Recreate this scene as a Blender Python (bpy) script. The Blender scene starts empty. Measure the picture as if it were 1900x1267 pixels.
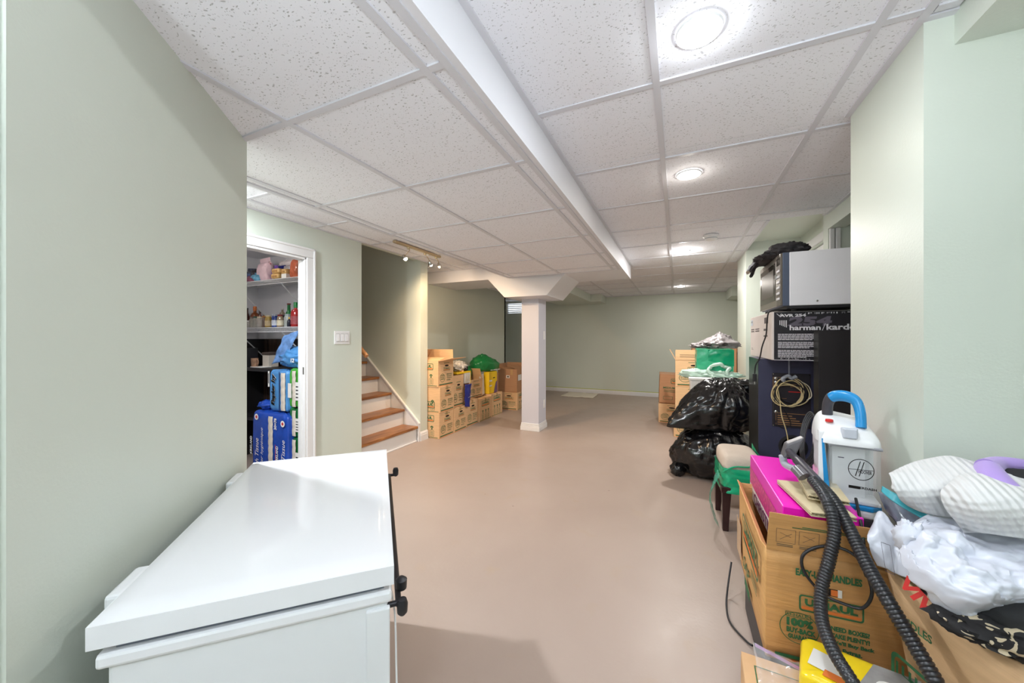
import bpy, bmesh, math, random
from mathutils import Vector, Matrix, Euler, noise as mnoise

# ---------------------------------------------------------------- camera, world, exposure
SC = bpy.context.scene
COL = SC.collection
FPX, YAW, EYE = 674.5, 0.4281, 1.22
cam_d = bpy.data.cameras.new('camera')
cam_d.sensor_width = 36.0
cam_d.lens = FPX / 1900.0 * 36.0
cam_d.shift_y = -(633.5 - 628.8) / 1900.0
cam_d.clip_start = 0.02
cam = bpy.data.objects.new('camera', cam_d)
COL.objects.link(cam)
cam.location = (0, 0, EYE)
cam.rotation_euler = (math.pi / 2, 0, YAW)
SC.camera = cam

wd = bpy.data.worlds.new('world'); SC.world = wd
wd.use_nodes = True
wd.node_tree.nodes['Background'].inputs[0].default_value = (0.75, 0.85, 1.0, 1)
wd.node_tree.nodes['Background'].inputs[1].default_value = 1.2
SC.view_settings.view_transform = 'Standard'
SC.view_settings.look = 'None'
SC.view_settings.gamma = 1.0
SC.view_settings.use_curve_mapping = False
SC.view_settings.exposure = EXPOSURE = 0.0

PI = math.pi
rnd = random.Random(7)
C1, C2 = 2.15, 1.987          # upper and lower suspended ceiling heights

# ---------------------------------------------------------------- helpers
def lin(c):
    c = c / 255.0
    return c / 12.92 if c <= 0.04045 else ((c + 0.055) / 1.055) ** 2.4
def S(r, g, b): return (lin(r), lin(g), lin(b), 1.0)

def mat(name, col, rough=0.6, metal=0.0, spec=0.5, var=0.06, vscale=6.0, bump=0.0, bscale=60.0,
        coat=0.0, trans=0.0, alpha=1.0, emit=None, estr=0.0, sss=0.0, stretch=None, sheen=0.0, thin=False):
    m = bpy.data.materials.new(name); m.use_nodes = True
    nt = m.node_tree; N = nt.nodes; L = nt.links
    b = N['Principled BSDF']
    b.inputs['Base Color'].default_value = col
    b.inputs['Roughness'].default_value = rough
    b.inputs['Metallic'].default_value = metal
    b.inputs['Specular IOR Level'].default_value = spec
    b.inputs['Coat Weight'].default_value = coat
    b.inputs['Transmission Weight'].default_value = trans
    b.inputs['Alpha'].default_value = alpha
    b.inputs['Sheen Weight'].default_value = sheen
    if sss: b.inputs['Subsurface Weight'].default_value = sss; b.inputs['Subsurface Radius'].default_value = (.02, .02, .02)
    if emit: b.inputs['Emission Color'].default_value = emit; b.inputs['Emission Strength'].default_value = estr
    tc = N.new('ShaderNodeTexCoord'); src = tc.outputs['Object']
    if stretch:
        mp = N.new('ShaderNodeMapping'); mp.inputs['Scale'].default_value = stretch
        L.new(src, mp.inputs[0]); src = mp.outputs[0]
    if var:
        no = N.new('ShaderNodeTexNoise'); no.inputs['Scale'].default_value = vscale; no.inputs['Detail'].default_value = 4
        L.new(src, no.inputs['Vector'])
        mr = N.new('ShaderNodeMapRange'); mr.inputs[3].default_value = 1 - var; mr.inputs[4].default_value = 1 + var
        mr.inputs[1].default_value = .3; mr.inputs[2].default_value = .7
        L.new(no.outputs['Fac'], mr.inputs[0])
        mx = N.new('ShaderNodeMix'); mx.data_type = 'RGBA'; mx.blend_type = 'MULTIPLY'; mx.inputs[0].default_value = 1
        mx.inputs[6].default_value = col; L.new(mr.outputs[0], mx.inputs[7]); L.new(mx.outputs[2], b.inputs['Base Color'])
    if bump:
        n2 = N.new('ShaderNodeTexNoise'); n2.inputs['Scale'].default_value = bscale; n2.inputs['Detail'].default_value = 3
        L.new(src, n2.inputs['Vector'])
        bp = N.new('ShaderNodeBump'); bp.inputs['Strength'].default_value = bump; bp.inputs['Distance'].default_value = .01
        L.new(n2.outputs['Fac'], bp.inputs['Height']); L.new(bp.outputs[0], b.inputs['Normal'])
    return m

class MB:
    def __init__(s): s.v = []; s.f = []; s.m = []
    def add(s, vs, fs, mi=0):
        o = len(s.v); s.v += [tuple(p) for p in vs]
        for f in fs: s.f.append(tuple(i + o for i in f)); s.m.append(mi)
        return s
    def box(s, x0, x1, y0, y1, z0, z1, mi=0):
        return s.add([(x0,y0,z0),(x1,y0,z0),(x1,y1,z0),(x0,y1,z0),(x0,y0,z1),(x1,y0,z1),(x1,y1,z1),(x0,y1,z1)],
                     [(3,2,1,0),(4,5,6,7),(0,1,5,4),(1,2,6,5),(2,3,7,6),(3,0,4,7)], mi)
    def hexa(s, b, t, mi=0):
        return s.add(list(b) + list(t), [(3,2,1,0),(4,5,6,7),(0,1,5,4),(1,2,6,5),(2,3,7,6),(3,0,4,7)], mi)
    def prism(s, poly, z0, z1, mi=0, M=None):      # polygon in xy extruded along z, then transformed
        n = len(poly); vs = [Vector((x, y, z0)) for x, y in poly] + [Vector((x, y, z1)) for x, y in poly]
        if M is not None: vs = [M @ p for p in vs]
        return s.add(vs, [tuple(range(n - 1, -1, -1)), tuple(range(n, 2 * n))] + [(i, (i + 1) % n, n + (i + 1) % n, n + i) for i in range(n)], mi)
    def tube(s, path, r, n=8, mi=0, closed=False, caps=True):
        P = [Vector(p) for p in path]; k = len(P)
        R = r if isinstance(r, (list, tuple)) else [r] * k
        up = None; vs = []
        for i in range(k):
            a = P[(i - 1) % k] if (closed or i > 0) else P[i]
            c = P[(i + 1) % k] if (closed or i < k - 1) else P[i]
            t = (c - a)
            if t.length < 1e-9: t = Vector((0, 0, 1))
            t.normalize()
            if up is None: up = t.orthogonal().normalized()
            else:
                up = up - t * up.dot(t)
                up = up.normalized() if up.length > 1e-6 else t.orthogonal().normalized()
            w = t.cross(up)
            vs += [P[i] + (up * math.cos(2 * PI * j / n) + w * math.sin(2 * PI * j / n)) * R[i] for j in range(n)]
        fs = []
        for i in range(k if closed else k - 1):
            a, b = i * n, ((i + 1) % k) * n
            fs += [(a + j, a + (j + 1) % n, b + (j + 1) % n, b + j) for j in range(n)]
        if caps and not closed: fs += [tuple(range(n - 1, -1, -1)), tuple(range((k - 1) * n, k * n))]
        return s.add(vs, fs, mi)
    def lathe(s, prof, n=20, c=(0, 0, 0), mi=0, M=None, sx=1, sy=1, loop=False):
        vs = []
        for r, z in prof:
            for j in range(n):
                a = 2 * PI * j / n
                vs.append(Vector((r * math.cos(a) * sx, r * math.sin(a) * sy, z)))
        vs = [(M @ p if M is not None else p + Vector(c)) for p in vs]
        k = len(prof); fs = []
        for i in range(k - 1):
            fs += [(i * n + j, i * n + (j + 1) % n, (i + 1) * n + (j + 1) % n, (i + 1) * n + j) for j in range(n)]
        if loop: fs += [((k - 1) * n + j, (k - 1) * n + (j + 1) % n, (j + 1) % n, j) for j in range(n)]
        else: fs += [tuple(range(n - 1, -1, -1)), tuple(range((k - 1) * n, k * n))]
        return s.add(vs, fs, mi)
    def grid(s, fn, nu, nv, mi=0):
        vs = [fn(i / nu, j / nv) for j in range(nv + 1) for i in range(nu + 1)]
        w = nu + 1
        return s.add(vs, [(j * w + i, j * w + i + 1, (j + 1) * w + i + 1, (j + 1) * w + i) for j in range(nv) for i in range(nu)], mi)
    def mesh(s, name, mats, smooth=None):
        me = bpy.data.meshes.new(name); me.from_pydata(s.v, [], s.f)
        for m in (mats if isinstance(mats, (list, tuple)) else [mats]): me.materials.append(m)
        me.polygons.foreach_set('material_index', s.m)
        if smooth is not None:
            me.polygons.foreach_set('use_smooth', [True] * len(me.polygons))
            me.set_sharp_from_angle(angle=math.radians(smooth))
        me.update(); return me
    def build(s, name, mats, parent=None, smooth=None, bevel=0, seg=2, loc=None, rot=None, solid=0, sub=0):
        o = bpy.data.objects.new(name, s.mesh(name, mats, smooth)); COL.objects.link(o)
        if parent is not None: o.parent = parent
        if loc is not None: o.location = loc
        if rot is not None: o.rotation_euler = rot
        if sub:
            md = o.modifiers.new('sub', 'SUBSURF'); md.levels = sub; md.render_levels = sub
        if solid:
            md = o.modifiers.new('solid', 'SOLIDIFY'); md.thickness = solid; md.offset = 0
        if bevel:
            md = o.modifiers.new('bevel', 'BEVEL'); md.width = bevel; md.segments = seg; md.limit_method = 'ANGLE'; md.angle_limit = math.radians(40)
        return o

def inst(name, me, parent=None, loc=(0, 0, 0), rot=(0, 0, 0)):
    o = bpy.data.objects.new(name, me); COL.objects.link(o)
    o.parent = parent; o.location = loc; o.rotation_euler = rot
    return o
def tag(o, label, cat, group=None):
    o['label'] = label; o['category'] = cat
    if group: o['group'] = group
    return o
def thing(name, label, cat, loc=(0, 0, 0), rz=0, group=None, rot=None):
    o = bpy.data.objects.new(name, None); COL.objects.link(o)
    o.empty_display_size = .05; o.location = loc; o.rotation_euler = rot or (0, 0, rz)
    return tag(o, label, cat, group)
def struct(o): o['kind'] = 'structure'; return o
def fbm(p, o=4, s=1.0):
    v = 0; a = 1
    for _ in range(o): v += a * mnoise.noise(Vector(p) * s); s *= 2.03; a *= .5
    return v
def spline(pts, n=8, closed=False):        # Catmull-Rom
    P = [Vector(p) for p in pts]; out = []; k = len(P)
    rng = range(k if closed else k - 1)
    for i in rng:
        if closed: p0, p1, p2, p3 = P[(i - 1) % k], P[i], P[(i + 1) % k], P[(i + 2) % k]
        else: p0, p1, p2, p3 = P[max(i - 1, 0)], P[i], P[i + 1], P[min(i + 2, k - 1)]
        for j in range(n):
            t = j / n
            out.append(.5 * ((2 * p1) + (p2 - p0) * t + (2 * p0 - 5 * p1 + 4 * p2 - p3) * t * t + (3 * p1 - p0 - 3 * p2 + p3) * t ** 3))
    if not closed: out.append(P[-1])
    return out
def rrect(w, h, r, n=5, cx=0, cy=0):
    out = []
    for sx, sy, a0 in ((1, 1, 0), (-1, 1, 90), (-1, -1, 180), (1, -1, 270)):
        for i in range(n + 1):
            a = math.radians(a0 + 90 * i / n)
            out.append((cx + sx * (w / 2 - r) + r * math.cos(a), cy + sy * (h / 2 - r) + r * math.sin(a)))
    return out

_TXT = {}
def text_geo(s, bold=0.0, shear=0.0, sp=1.0):
    key = (s, bold, shear, sp)
    if key not in _TXT:
        cu = bpy.data.curves.new('t', 'FONT'); cu.body = s; cu.size = 1.0; cu.offset = bold; cu.shear = shear
        cu.space_character = sp; cu.resolution_u = 2; cu.fill_mode = 'FRONT'
        o = bpy.data.objects.new('t', cu)
        me = bpy.data.meshes.new_from_object(o)
        vs = [(v.co.x, v.co.y) for v in me.vertices]; fs = [tuple(p.vertices) for p in me.polygons]
        x0 = min(v[0] for v in vs); x1 = max(v[0] for v in vs); y0 = min(v[1] for v in vs); y1 = max(v[1] for v in vs)
        _TXT[key] = ([((x - x0) / (x1 - x0), (y - y0) / (y1 - y0)) for x, y in vs], fs)
        bpy.data.objects.remove(o); bpy.data.curves.remove(cu); bpy.data.meshes.remove(me)
    return _TXT[key]

class Print:
    """flat print on a face: coordinates (u right, v up) in metres, laid on a plane with origin O, right U and up V"""
    def __init__(s): s.v = []; s.f = []; s.m = []
    def _add(s, vs, fs, mi, lay):
        o = len(s.v); s.v += [(x, y, lay * .0003) for x, y in vs]
        for f in fs: s.f.append(tuple(i + o for i in f)); s.m.append(mi)
    def text(s, t, x, y, w, h, mi=0, bold=0.02, shear=0, lay=1, sp=1.0, slope=0):
        vs, fs = text_geo(t, bold, shear, sp); s._add([(x + a * w, y + b * h + slope * a * w) for a, b in vs], fs, mi, lay)
    def rect(s, x0, x1, y0, y1, mi=0, lay=0): s._add([(x0, y0), (x1, y0), (x1, y1), (x0, y1)], [(0, 1, 2, 3)], mi, lay)
    def poly(s, p, mi=0, lay=0): s._add(p, [tuple(range(len(p)))], mi, lay)
    def ring(s, outer, inner, mi=0, lay=0):
        n = len(outer); s._add(list(outer) + list(inner), [(i, (i + 1) % n, n + (i + 1) % n, n + i) for i in range(n)], mi, lay)
    def line(s, x0, y0, x1, y1, w, mi=0, lay=0):
        dx, dy = x1 - x0, y1 - y0; l = math.hypot(dx, dy) or 1; nx, ny = -dy / l * w / 2, dx / l * w / 2
        s._add([(x0 + nx, y0 + ny), (x0 - nx, y0 - ny), (x1 - nx, y1 - ny), (x1 + nx, y1 + ny)], [(0, 1, 2, 3)], mi, lay)
    def build(s, name, mats, parent, O, U, V, off=.0008):
        U = Vector(U).normalized(); V = Vector(V); V = (V - U * V.dot(U)).normalized(); N_ = U.cross(V); O = Vector(O)
        me = bpy.data.meshes.new(name)
        me.from_pydata([O + U * x + V * y + N_ * (off + z) for x, y, z in s.v], [], s.f)
        for m in mats: me.materials.append(m)
        me.polygons.foreach_set('material_index', s.m); me.update()
        o = bpy.data.objects.new(name, me); COL.objects.link(o); o.parent = parent
        return o
# ---------------------------------------------------------------- surface materials
def paint(name, col, rough=.42, bump=.05, bs=140):
    return mat(name, col, rough=rough, var=.02, vscale=1.3, bump=bump, bscale=bs, spec=.4)
M_wall = paint('sage_wall_paint', S(212, 219, 208))
M_white = paint('white_paint', S(228, 228, 233), rough=.4, bump=.02)
M_trimw = paint('white_trim_gloss', S(232, 231, 231), rough=.28, bump=.0)
M_tee = paint('ceiling_tee_white', S(214, 214, 220), rough=.45, bump=.0)

def floor_mat():
    m = bpy.data.materials.new('painted_concrete'); m.use_nodes = True
    nt = m.node_tree; N = nt.nodes; L = nt.links; b = N['Principled BSDF']
    tc = N.new('ShaderNodeTexCoord')
    def noise(sc, det, dist=0):
        n = N.new('ShaderNodeTexNoise'); n.inputs['Scale'].default_value = sc; n.inputs['Detail'].default_value = det
        n.inputs['Distortion'].default_value = dist; L.new(tc.outputs['Object'], n.inputs['Vector']); return n
    big, mid, fine = noise(.9, 5, .4), noise(5, 6, .6), noise(60, 3)
    cr = N.new('ShaderNodeValToRGB'); e = cr.color_ramp.elements
    e[0].position = .3; e[0].color = S(168, 150, 139); e[1].position = .7; e[1].color = S(180, 163, 152)
    L.new(big.outputs['Fac'], cr.inputs[0])
    cr2 = N.new('ShaderNodeValToRGB'); e = cr2.color_ramp.elements
    e[0].position = .62; e[0].color = (0, 0, 0, 1); e[1].position = .78; e[1].color = (1, 1, 1, 1)
    L.new(mid.outputs['Fac'], cr2.inputs[0])
    mx = N.new('ShaderNodeMix'); mx.data_type = 'RGBA'; mx.inputs[7].default_value = S(176, 152, 120)
    ml = N.new('ShaderNodeMath'); ml.operation = 'MULTIPLY'; ml.inputs[1].default_value = .35
    L.new(cr2.outputs[0], ml.inputs[0]); L.new(ml.outputs[0], mx.inputs[0]); L.new(cr.outputs[0], mx.inputs[6])
    # small dark specks
    vo = N.new('ShaderNodeTexVoronoi'); vo.inputs['Scale'].default_value = 3.1; L.new(tc.outputs['Object'], vo.inputs['Vector'])
    lt = N.new('ShaderNodeMath'); lt.operation = 'LESS_THAN'; lt.inputs[1].default_value = .026; L.new(vo.outputs['Distance'], lt.inputs[0])
    ms = N.new('ShaderNodeMath'); ms.operation = 'MULTIPLY'; ms.inputs[1].default_value = .45; L.new(lt.outputs[0], ms.inputs[0])
    mx2 = N.new('ShaderNodeMix'); mx2.data_type = 'RGBA'; mx2.inputs[7].default_value = S(120, 96, 84)
    L.new(ms.outputs[0], mx2.inputs[0]); L.new(mx.outputs[2], mx2.inputs[6]); L.new(mx2.outputs[2], b.inputs['Base Color'])
    mr = N.new('ShaderNodeMapRange'); mr.inputs[3].default_value = .3; mr.inputs[4].default_value = .5
    L.new(mid.outputs['Fac'], mr.inputs[0]); L.new(mr.outputs[0], b.inputs['Roughness'])
    bp = N.new('ShaderNodeBump'); bp.inputs['Strength'].default_value = .12; bp.inputs['Distance'].default_value = .004
    L.new(fine.outputs['Fac'], bp.inputs['Height']); L.new(bp.outputs[0], b.inputs['Normal'])
    return m
M_floor = floor_mat()

def tile_mat():
    m = bpy.data.materials.new('fissured_mineral_tile'); m.use_nodes = True
    nt = m.node_tree; N = nt.nodes; L = nt.links; b = N['Principled BSDF']
    tc = N.new('ShaderNodeTexCoord'); geo = N.new('ShaderNodeNewGeometry')
    # short fissures: world position, anisotropic voronoi turned by a low noise
    mp = N.new('ShaderNodeMapping'); mp.inputs['Scale'].default_value = (70, 200, 1); mp.inputs['Rotation'].default_value = (0, 0, .5)
    ns = N.new('ShaderNodeTexNoise'); ns.inputs['Scale'].default_value = 14; ns.inputs['Detail'].default_value = 2
    L.new(geo.outputs['Position'], ns.inputs['Vector'])
    ad = N.new('ShaderNodeVectorMath'); ad.operation = 'MULTIPLY_ADD'; ad.inputs[1].default_value = (.05, .05, 0)
    L.new(ns.outputs['Color'], ad.inputs[0]); L.new(geo.outputs['Position'], ad.inputs[2]); L.new(ad.outputs[0], mp.inputs[0])
    def pits(scale, rot, thr, seed):
        q = N.new('ShaderNodeMapping'); q.inputs['Scale'].default_value = scale; q.inputs['Rotation'].default_value = (0, 0, rot); q.inputs['Location'].default_value = (seed, seed * .7, 0)
        L.new(ad.outputs[0], q.inputs[0])
        v = N.new('ShaderNodeTexVoronoi'); v.voronoi_dimensions = '2D'; v.inputs['Scale'].default_value = 1; v.inputs['Randomness'].default_value = 1
        L.new(q.outputs[0], v.inputs['Vector'])
        sx = N.new('ShaderNodeSeparateColor'); L.new(v.outputs['Color'], sx.inputs[0])
        t = N.new('ShaderNodeMapRange'); t.inputs[1].default_value = .25; t.inputs[2].default_value = 1; t.inputs[3].default_value = -.05; t.inputs[4].default_value = thr * 1.5
        L.new(sx.outputs[0], t.inputs[0])
        sb = N.new('ShaderNodeMath'); sb.operation = 'SUBTRACT'; L.new(t.outputs[0], sb.inputs[0]); L.new(v.outputs['Distance'], sb.inputs[1])
        mr = N.new('ShaderNodeMapRange'); mr.inputs[1].default_value = 0; mr.inputs[2].default_value = .1; L.new(sb.outputs[0], mr.inputs[0])
        return mr.outputs[0]
    a = pits((58, 112, 1), .55, .19, 3.0); c = pits((150, 100, 1), -.35, .145, 9.0)
    mxm = N.new('ShaderNodeMath'); mxm.operation = 'MAXIMUM'; L.new(a, mxm.inputs[0]); L.new(c, mxm.inputs[1])
    f = N.new('ShaderNodeMath'); f.operation = 'MULTIPLY'; f.inputs[1].default_value = .62; L.new(mxm.outputs[0], f.inputs[0])
    mx = N.new('ShaderNodeMix'); mx.data_type = 'RGBA'; mx.inputs[6].default_value = S(240, 241, 247); mx.inputs[7].default_value = S(150, 148, 148)
    L.new(f.outputs[0], mx.inputs[0]); L.new(mx.outputs[2], b.inputs['Base Color'])
    b.inputs['Roughness'].default_value = .9; b.inputs['Specular IOR Level'].default_value = .15
    bp = N.new('ShaderNodeBump'); bp.invert = True; bp.inputs['Strength'].default_value = .35; bp.inputs['Distance'].default_value = .003
    L.new(mxm.outputs[0], bp.inputs['Height']); L.new(bp.outputs[0], b.inputs['Normal'])
    return m
M_tile = tile_mat()

# ---------------------------------------------------------------- floor and walls
FX0, FX1, FY0, FY1 = -5.2, 2.6, -1.9, 8.6
struct(MB().box(FX0, FX1, FY0, FY1, -.1, 0).build('floor', M_floor))

def wall(name, pieces, m=None):
    b = MB()
    for p in pieces: b.box(*p)
    return struct(b.build(name, m or M_wall))
YF = 8.22
ZT = 2.45
wall('wall_far', [(-4.6, -3.90, YF, YF + .12, 0, ZT), (-3.90, -3.30, YF, YF + .12, 0, 1.84), (-3.90, -3.30, YF, YF + .12, 2.12, ZT), (-3.30, 1.6, YF, YF + .12, 0, ZT)])
wall('wall_left_far', [(-4.55, -4.45, 6.8, YF, 0, ZT)])
wall('wall_left_storage', [(-3.32, -3.2, 3.634, 6.69, 0, ZT), (-4.55, -3.2, 6.64, 6.69, 0, ZT)])
wall('wall_stair_end', [(-4.9, -2.80, 3.5, 3.634, 0, 3.3)])
wall('wall_stair_near', [(-4.9, -2.845, 2.549, 2.589, 0, 3.3)])
wall('wall_stair_top', [(-5.0, -4.9, 2.5, 3.634, 0, 3.3)])
wall('wall_stair_head', [(-2.9, -2.777, 2.589, 3.5, 2.17, 3.3)])
struct(MB().box(-5, -2.777, 2.54, 3.64, 3.3, 3.35).build('ceiling_stairwell', M_white))
# closet wall with a door opening (Y 1.22 .. 2.005, head 1.885)
wall('wall_closet', [(-2.845, -2.777, 2.005, 2.589, 0, ZT), (-2.845, -2.777, 1.22, 2.005, 1.885, ZT), (-2.877, -2.777, -.3, 1.22, 0, ZT)])
wall('wall_closet_side', [(-4.3, -2.877, .9, .95, 0, ZT), (-4.35, -4.3, .9, 2.549, 0, ZT)], M_white)
struct(MB().box(-4.3, -2.877, 2.535, 2.549, 0, ZT).build('wall_closet_rear', M_white))
struct(MB().box(-4.3, -2.877, .95, 2.535, 2.12, 2.15).build('ceiling_closet', M_white))
# diagonal wall behind the freezer
A, B = Vector((-.947, .187, 0)), Vector((-1.534, .863, 0))
d = (B - A).normalized(); nrm = Vector((-d.y, d.x, 0)) * -1
nrm = Vector((-d.y, d.x, 0)); nrm = nrm if nrm.dot(A) > 0 else -nrm       # away from the camera
q = [A, B, B + nrm * .12, A + nrm * .12 + Vector((0, -.05, 0))]
struct(MB().hexa([p for p in q], [p + Vector((0, 0, ZT)) for p in q]).build('wall_diagonal', M_wall))
wall('wall_left_return', [(-1.08, -.947, -1.7, .18, 0, ZT)])
wall('wall_hall_end', [(-2.777, -1.05, -.30, -.2, 0, ZT)])
wall('wall_back', [(-1.08, 2.5, -1.8, -1.7, 0, ZT)])
wall('wall_right_side', [(2.4, 2.5, -1.7, 1.47, 0, ZT)])
# right hand block: the pier next to the camera, then the recess and the doorway beyond it
wall('wall_right_pier', [(.655, 2.5, 1.47, 1.964, 0, ZT)])
wall('wall_right_soffit', [(.719, 2.4, -1.7, 1.47, 2.06, ZT)])
wall('wall_right_doorway', [(1.015, 1.115, 1.964, 3.43, 2.037, ZT), (1.015, 1.115, 1.964, 2.1, 0, 2.037), (1.015, 1.9, 3.43, 3.53, 0, ZT), (1.9, 2.0, 1.9, 3.53, 0, ZT)])
wall('wall_right_recess', [(1.122, 1.242, 3.53, 3.62, 0, ZT), (1.122, 1.242, 3.62, 4.40, 2.05, ZT), (1.122, 1.242, 4.40, 4.525, 0, ZT), (1.222, 1.242, 3.62, 4.40, 0, 2.05)])
wall('wall_right_pillar', [(.655, 1.6, 4.525, 5.12, 0, ZT)])
wall('wall_right_far', [(1.25, 1.37, 5.12, YF, 0, ZT)])
struct(MB().box(.64, 1.122, 3.43, 4.525, 2.24, 2.27).build('ceiling_recess', M_wall))
struct(MB().box(1.0, 2.0, 1.9, 3.5, 2.16, 2.2).build('ceiling_doorway', M_white))
# soffits at the far wall
wall('wall_duct_soffit', [(-2.5, -1.665, 4.87, 7.63, 2.0, ZT), (-2.5, -1.45, 7.63, YF, 2.0, ZT)])
wall('wall_corner_soffit', [(.86, 1.25, 7.45, YF, 1.98, ZT)])
# dropped bulkhead around the lower ceiling: side fascia, cross beam and the flared capital over the column
def beam():
    b = MB()
    b.box(-.575, -.548, -1.7, 4.865, C2, C1 + .05)
    b.box(-1.96, -1.935, -.2, 4.17, C2, C1 + .05)
    b.box(-3.2, -.575, 4.17, 4.865, C2 + .004, ZT)
    M = Matrix(((1, 0, 0, 0), (0, 0, -1, 0), (0, 1, 0, 0), (0, 0, 0, 1)))     # xy -> xz
    b.prism([(-2.245, C2 + .006), (-2.008, 1.75), (-1.445, 1.75), (-1.215, C2 + .006)], -4.865, -4.168, 0, M)
    return struct(b.build('trim_bulkhead', M_white))
beam()

# ---------------------------------------------------------------- suspended ceilings: each tile and tee a part
FULL = .61
_tiles = {}
def tile_mesh(w, h):
    k = (round(w, 3), round(h, 3))
    if k not in _tiles: _tiles[k] = MB().box(-w / 2, w / 2, -h / 2, h / 2, 0, .012).mesh('tile', M_tile)
    return _tiles[k]
_tees = {}
def tee_mesh(l, ax):
    k = (round(l, 3), ax)
    if k not in _tees:
        w = .012
        _tees[k] = (MB().box(-w, w, -l / 2, l / 2, -.003, .02) if ax == 'y' else MB().box(-l / 2, l / 2, -w, w, -.0025, .02)).mesh('tee', M_tee)
    return _tees[k]
def susp(parent, x0, x1, y0, y1, z, ox, oy, px=.61, py=.61, edges='LRNF'):
    xs = [x0] + [ox + px * k for k in range(-20, 30) if x0 + .03 < ox + px * k < x1 - .03] + [x1]
    ys = [y0] + [oy + py * k for k in range(-20, 30) if y0 + .03 < oy + py * k < y1 - .03] + [y1]
    r = random.Random(int(1000 * (x0 + 9 + y0)))
    for i in range(len(xs) - 1):
        for j in range(len(ys) - 1):
            w, h = xs[i + 1] - xs[i], ys[j + 1] - ys[j]
            t = inst('tile', tile_mesh(w - .004, h - .004), parent, ((xs[i] + xs[i + 1]) / 2, (ys[j] + ys[j + 1]) / 2, z + .002 + r.random() * .0015))
    for x in xs[1:-1]: inst('main_tee', tee_mesh(y1 - y0, 'y'), parent, (x, (y0 + y1) / 2, z))
    for y in ys[1:-1]:
        for i in range(len(xs) - 1):
            inst('cross_tee', tee_mesh(xs[i + 1] - xs[i] - (.024 if 0 < i < len(xs) - 2 else .012), 'x'), parent, ((xs[i] + xs[i + 1]) / 2, y, z))
    for e in edges:
        if e == 'L': inst('wall_angle', tee_mesh(y1 - y0, 'y'), parent, (x0 + .01, (y0 + y1) / 2, z - .001))
        if e == 'R': inst('wall_angle', tee_mesh(y1 - y0, 'y'), parent, (x1 - .01, (y0 + y1) / 2, z - .001))
        if e == 'N': inst('wall_angle', tee_mesh(x1 - x0, 'x'), parent, ((x0 + x1) / 2, y0 + .01, z - .001))
        if e == 'F': inst('wall_angle', tee_mesh(x1 - x0, 'x'), parent, ((x0 + x1) / 2, y1 - .01, z - .001))
RX, RY = -.071, 1.4258
cu = struct(MB().box(-4.6, 2.5, -1.8, YF + .1, 2.45, 2.5).build('ceiling', M_white))
susp(cu, -.548, .655, -1.7, 1.964, C1, RX, RY, edges='LR')
susp(cu, .655, .719, -1.7, 1.47, C1, RX, RY, edges='F')
susp(cu, -.548, 1.015, 1.964, 3.43, C1, RX, RY, edges='LR')
susp(cu, -.548, .655, 3.43, 4.865, C1, RX, RY, edges='LR')
susp(cu, -1.665, .655, 4.865, 5.12, C1, RX, RY, edges='R')
susp(cu, -1.665, 1.25, 5.12, YF, C1, RX, RY, edges='F')
susp(cu, -4.45, -2.5, 4.865, YF, C1, RX, RY, edges='F')
susp(cu, -2.777, -1.96, -.2, 2.589, C1, -2.0, .86, edges='L')
susp(cu, -2.777, -1.96, 2.589, 4.17, C1, -2.0, .86, edges='LF')
susp(cu, -3.2, -2.777, 3.634, 4.17, C1, -2.0, .86, edges='F')
cl = struct(MB().box(-1.96, -.55, -1.7, 4.17, C2 + .03, C2 + .04).build('ceiling_lower', M_white))
susp(cl, -1.935, -.575, -1.7, 4.13, C2, -.6536, .8426, .604, .61, edges='LRF')

# ---------------------------------------------------------------- baseboards and casings
def skirting(name, p0, p1, nx, ny, h=.10, t=.014):
    """moulded board on the segment p0-p1, standing out along (nx, ny)"""
    prof = [(0, 0), (t, 0), (t, h * .62), (t * .75, h * .66), (t * .75, h * .8), (t * .35, h * .92), (0, h)]
    b = MB(); n = len(prof)
    vs = [(p[0] + nx * a, p[1] + ny * a, z) for p in (p0, p1) for a, z in prof]
    b.add(vs, [tuple(range(n)), tuple(range(2 * n - 1, n - 1, -1))] + [(i, n + i, n + (i + 1) % n, (i + 1) % n) for i in range(n)])
    o = b.build(name, M_trimw); bm = bmesh.new(); bm.from_mesh(o.data); bmesh.ops.recalc_face_normals(bm, faces=bm.faces); bm.to_mesh(o.data); bm.free()
    return struct(o)
skirting('baseboard_far', (-3.2, YF), (1.25, YF), 0, -1, .085)
M_mask = mat('green_masking_tape', S(196, 205, 96), rough=.7, var=.03)
struct(MB().box(-3.2, 1.25, YF - .002, YF, .085, .098).build('trim_masking_tape', M_mask))
skirting('baseboard_stair_end', (-2.80, 3.49), (-2.80, 3.634), 1, 0, .11)
skirting('baseboard_stair_corner', (-2.80, 3.5), (-2.84, 3.5), 0, -1, .11)
skirting('baseboard_closet', (-2.777, 2.09), (-2.777, 2.589), 1, 0, .11)
skirting('baseboard_pier', (.655, 1.47), (.655, 1.964), -1, 0, .10)
skirting('baseboard_pier_near', (.655, 1.47), (2.4, 1.47), 0, -1, .10)
skirting('baseboard_diagonal', (-.947, .187), (-1.534, .863), -nrm.x, -nrm.y, .10)

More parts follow.
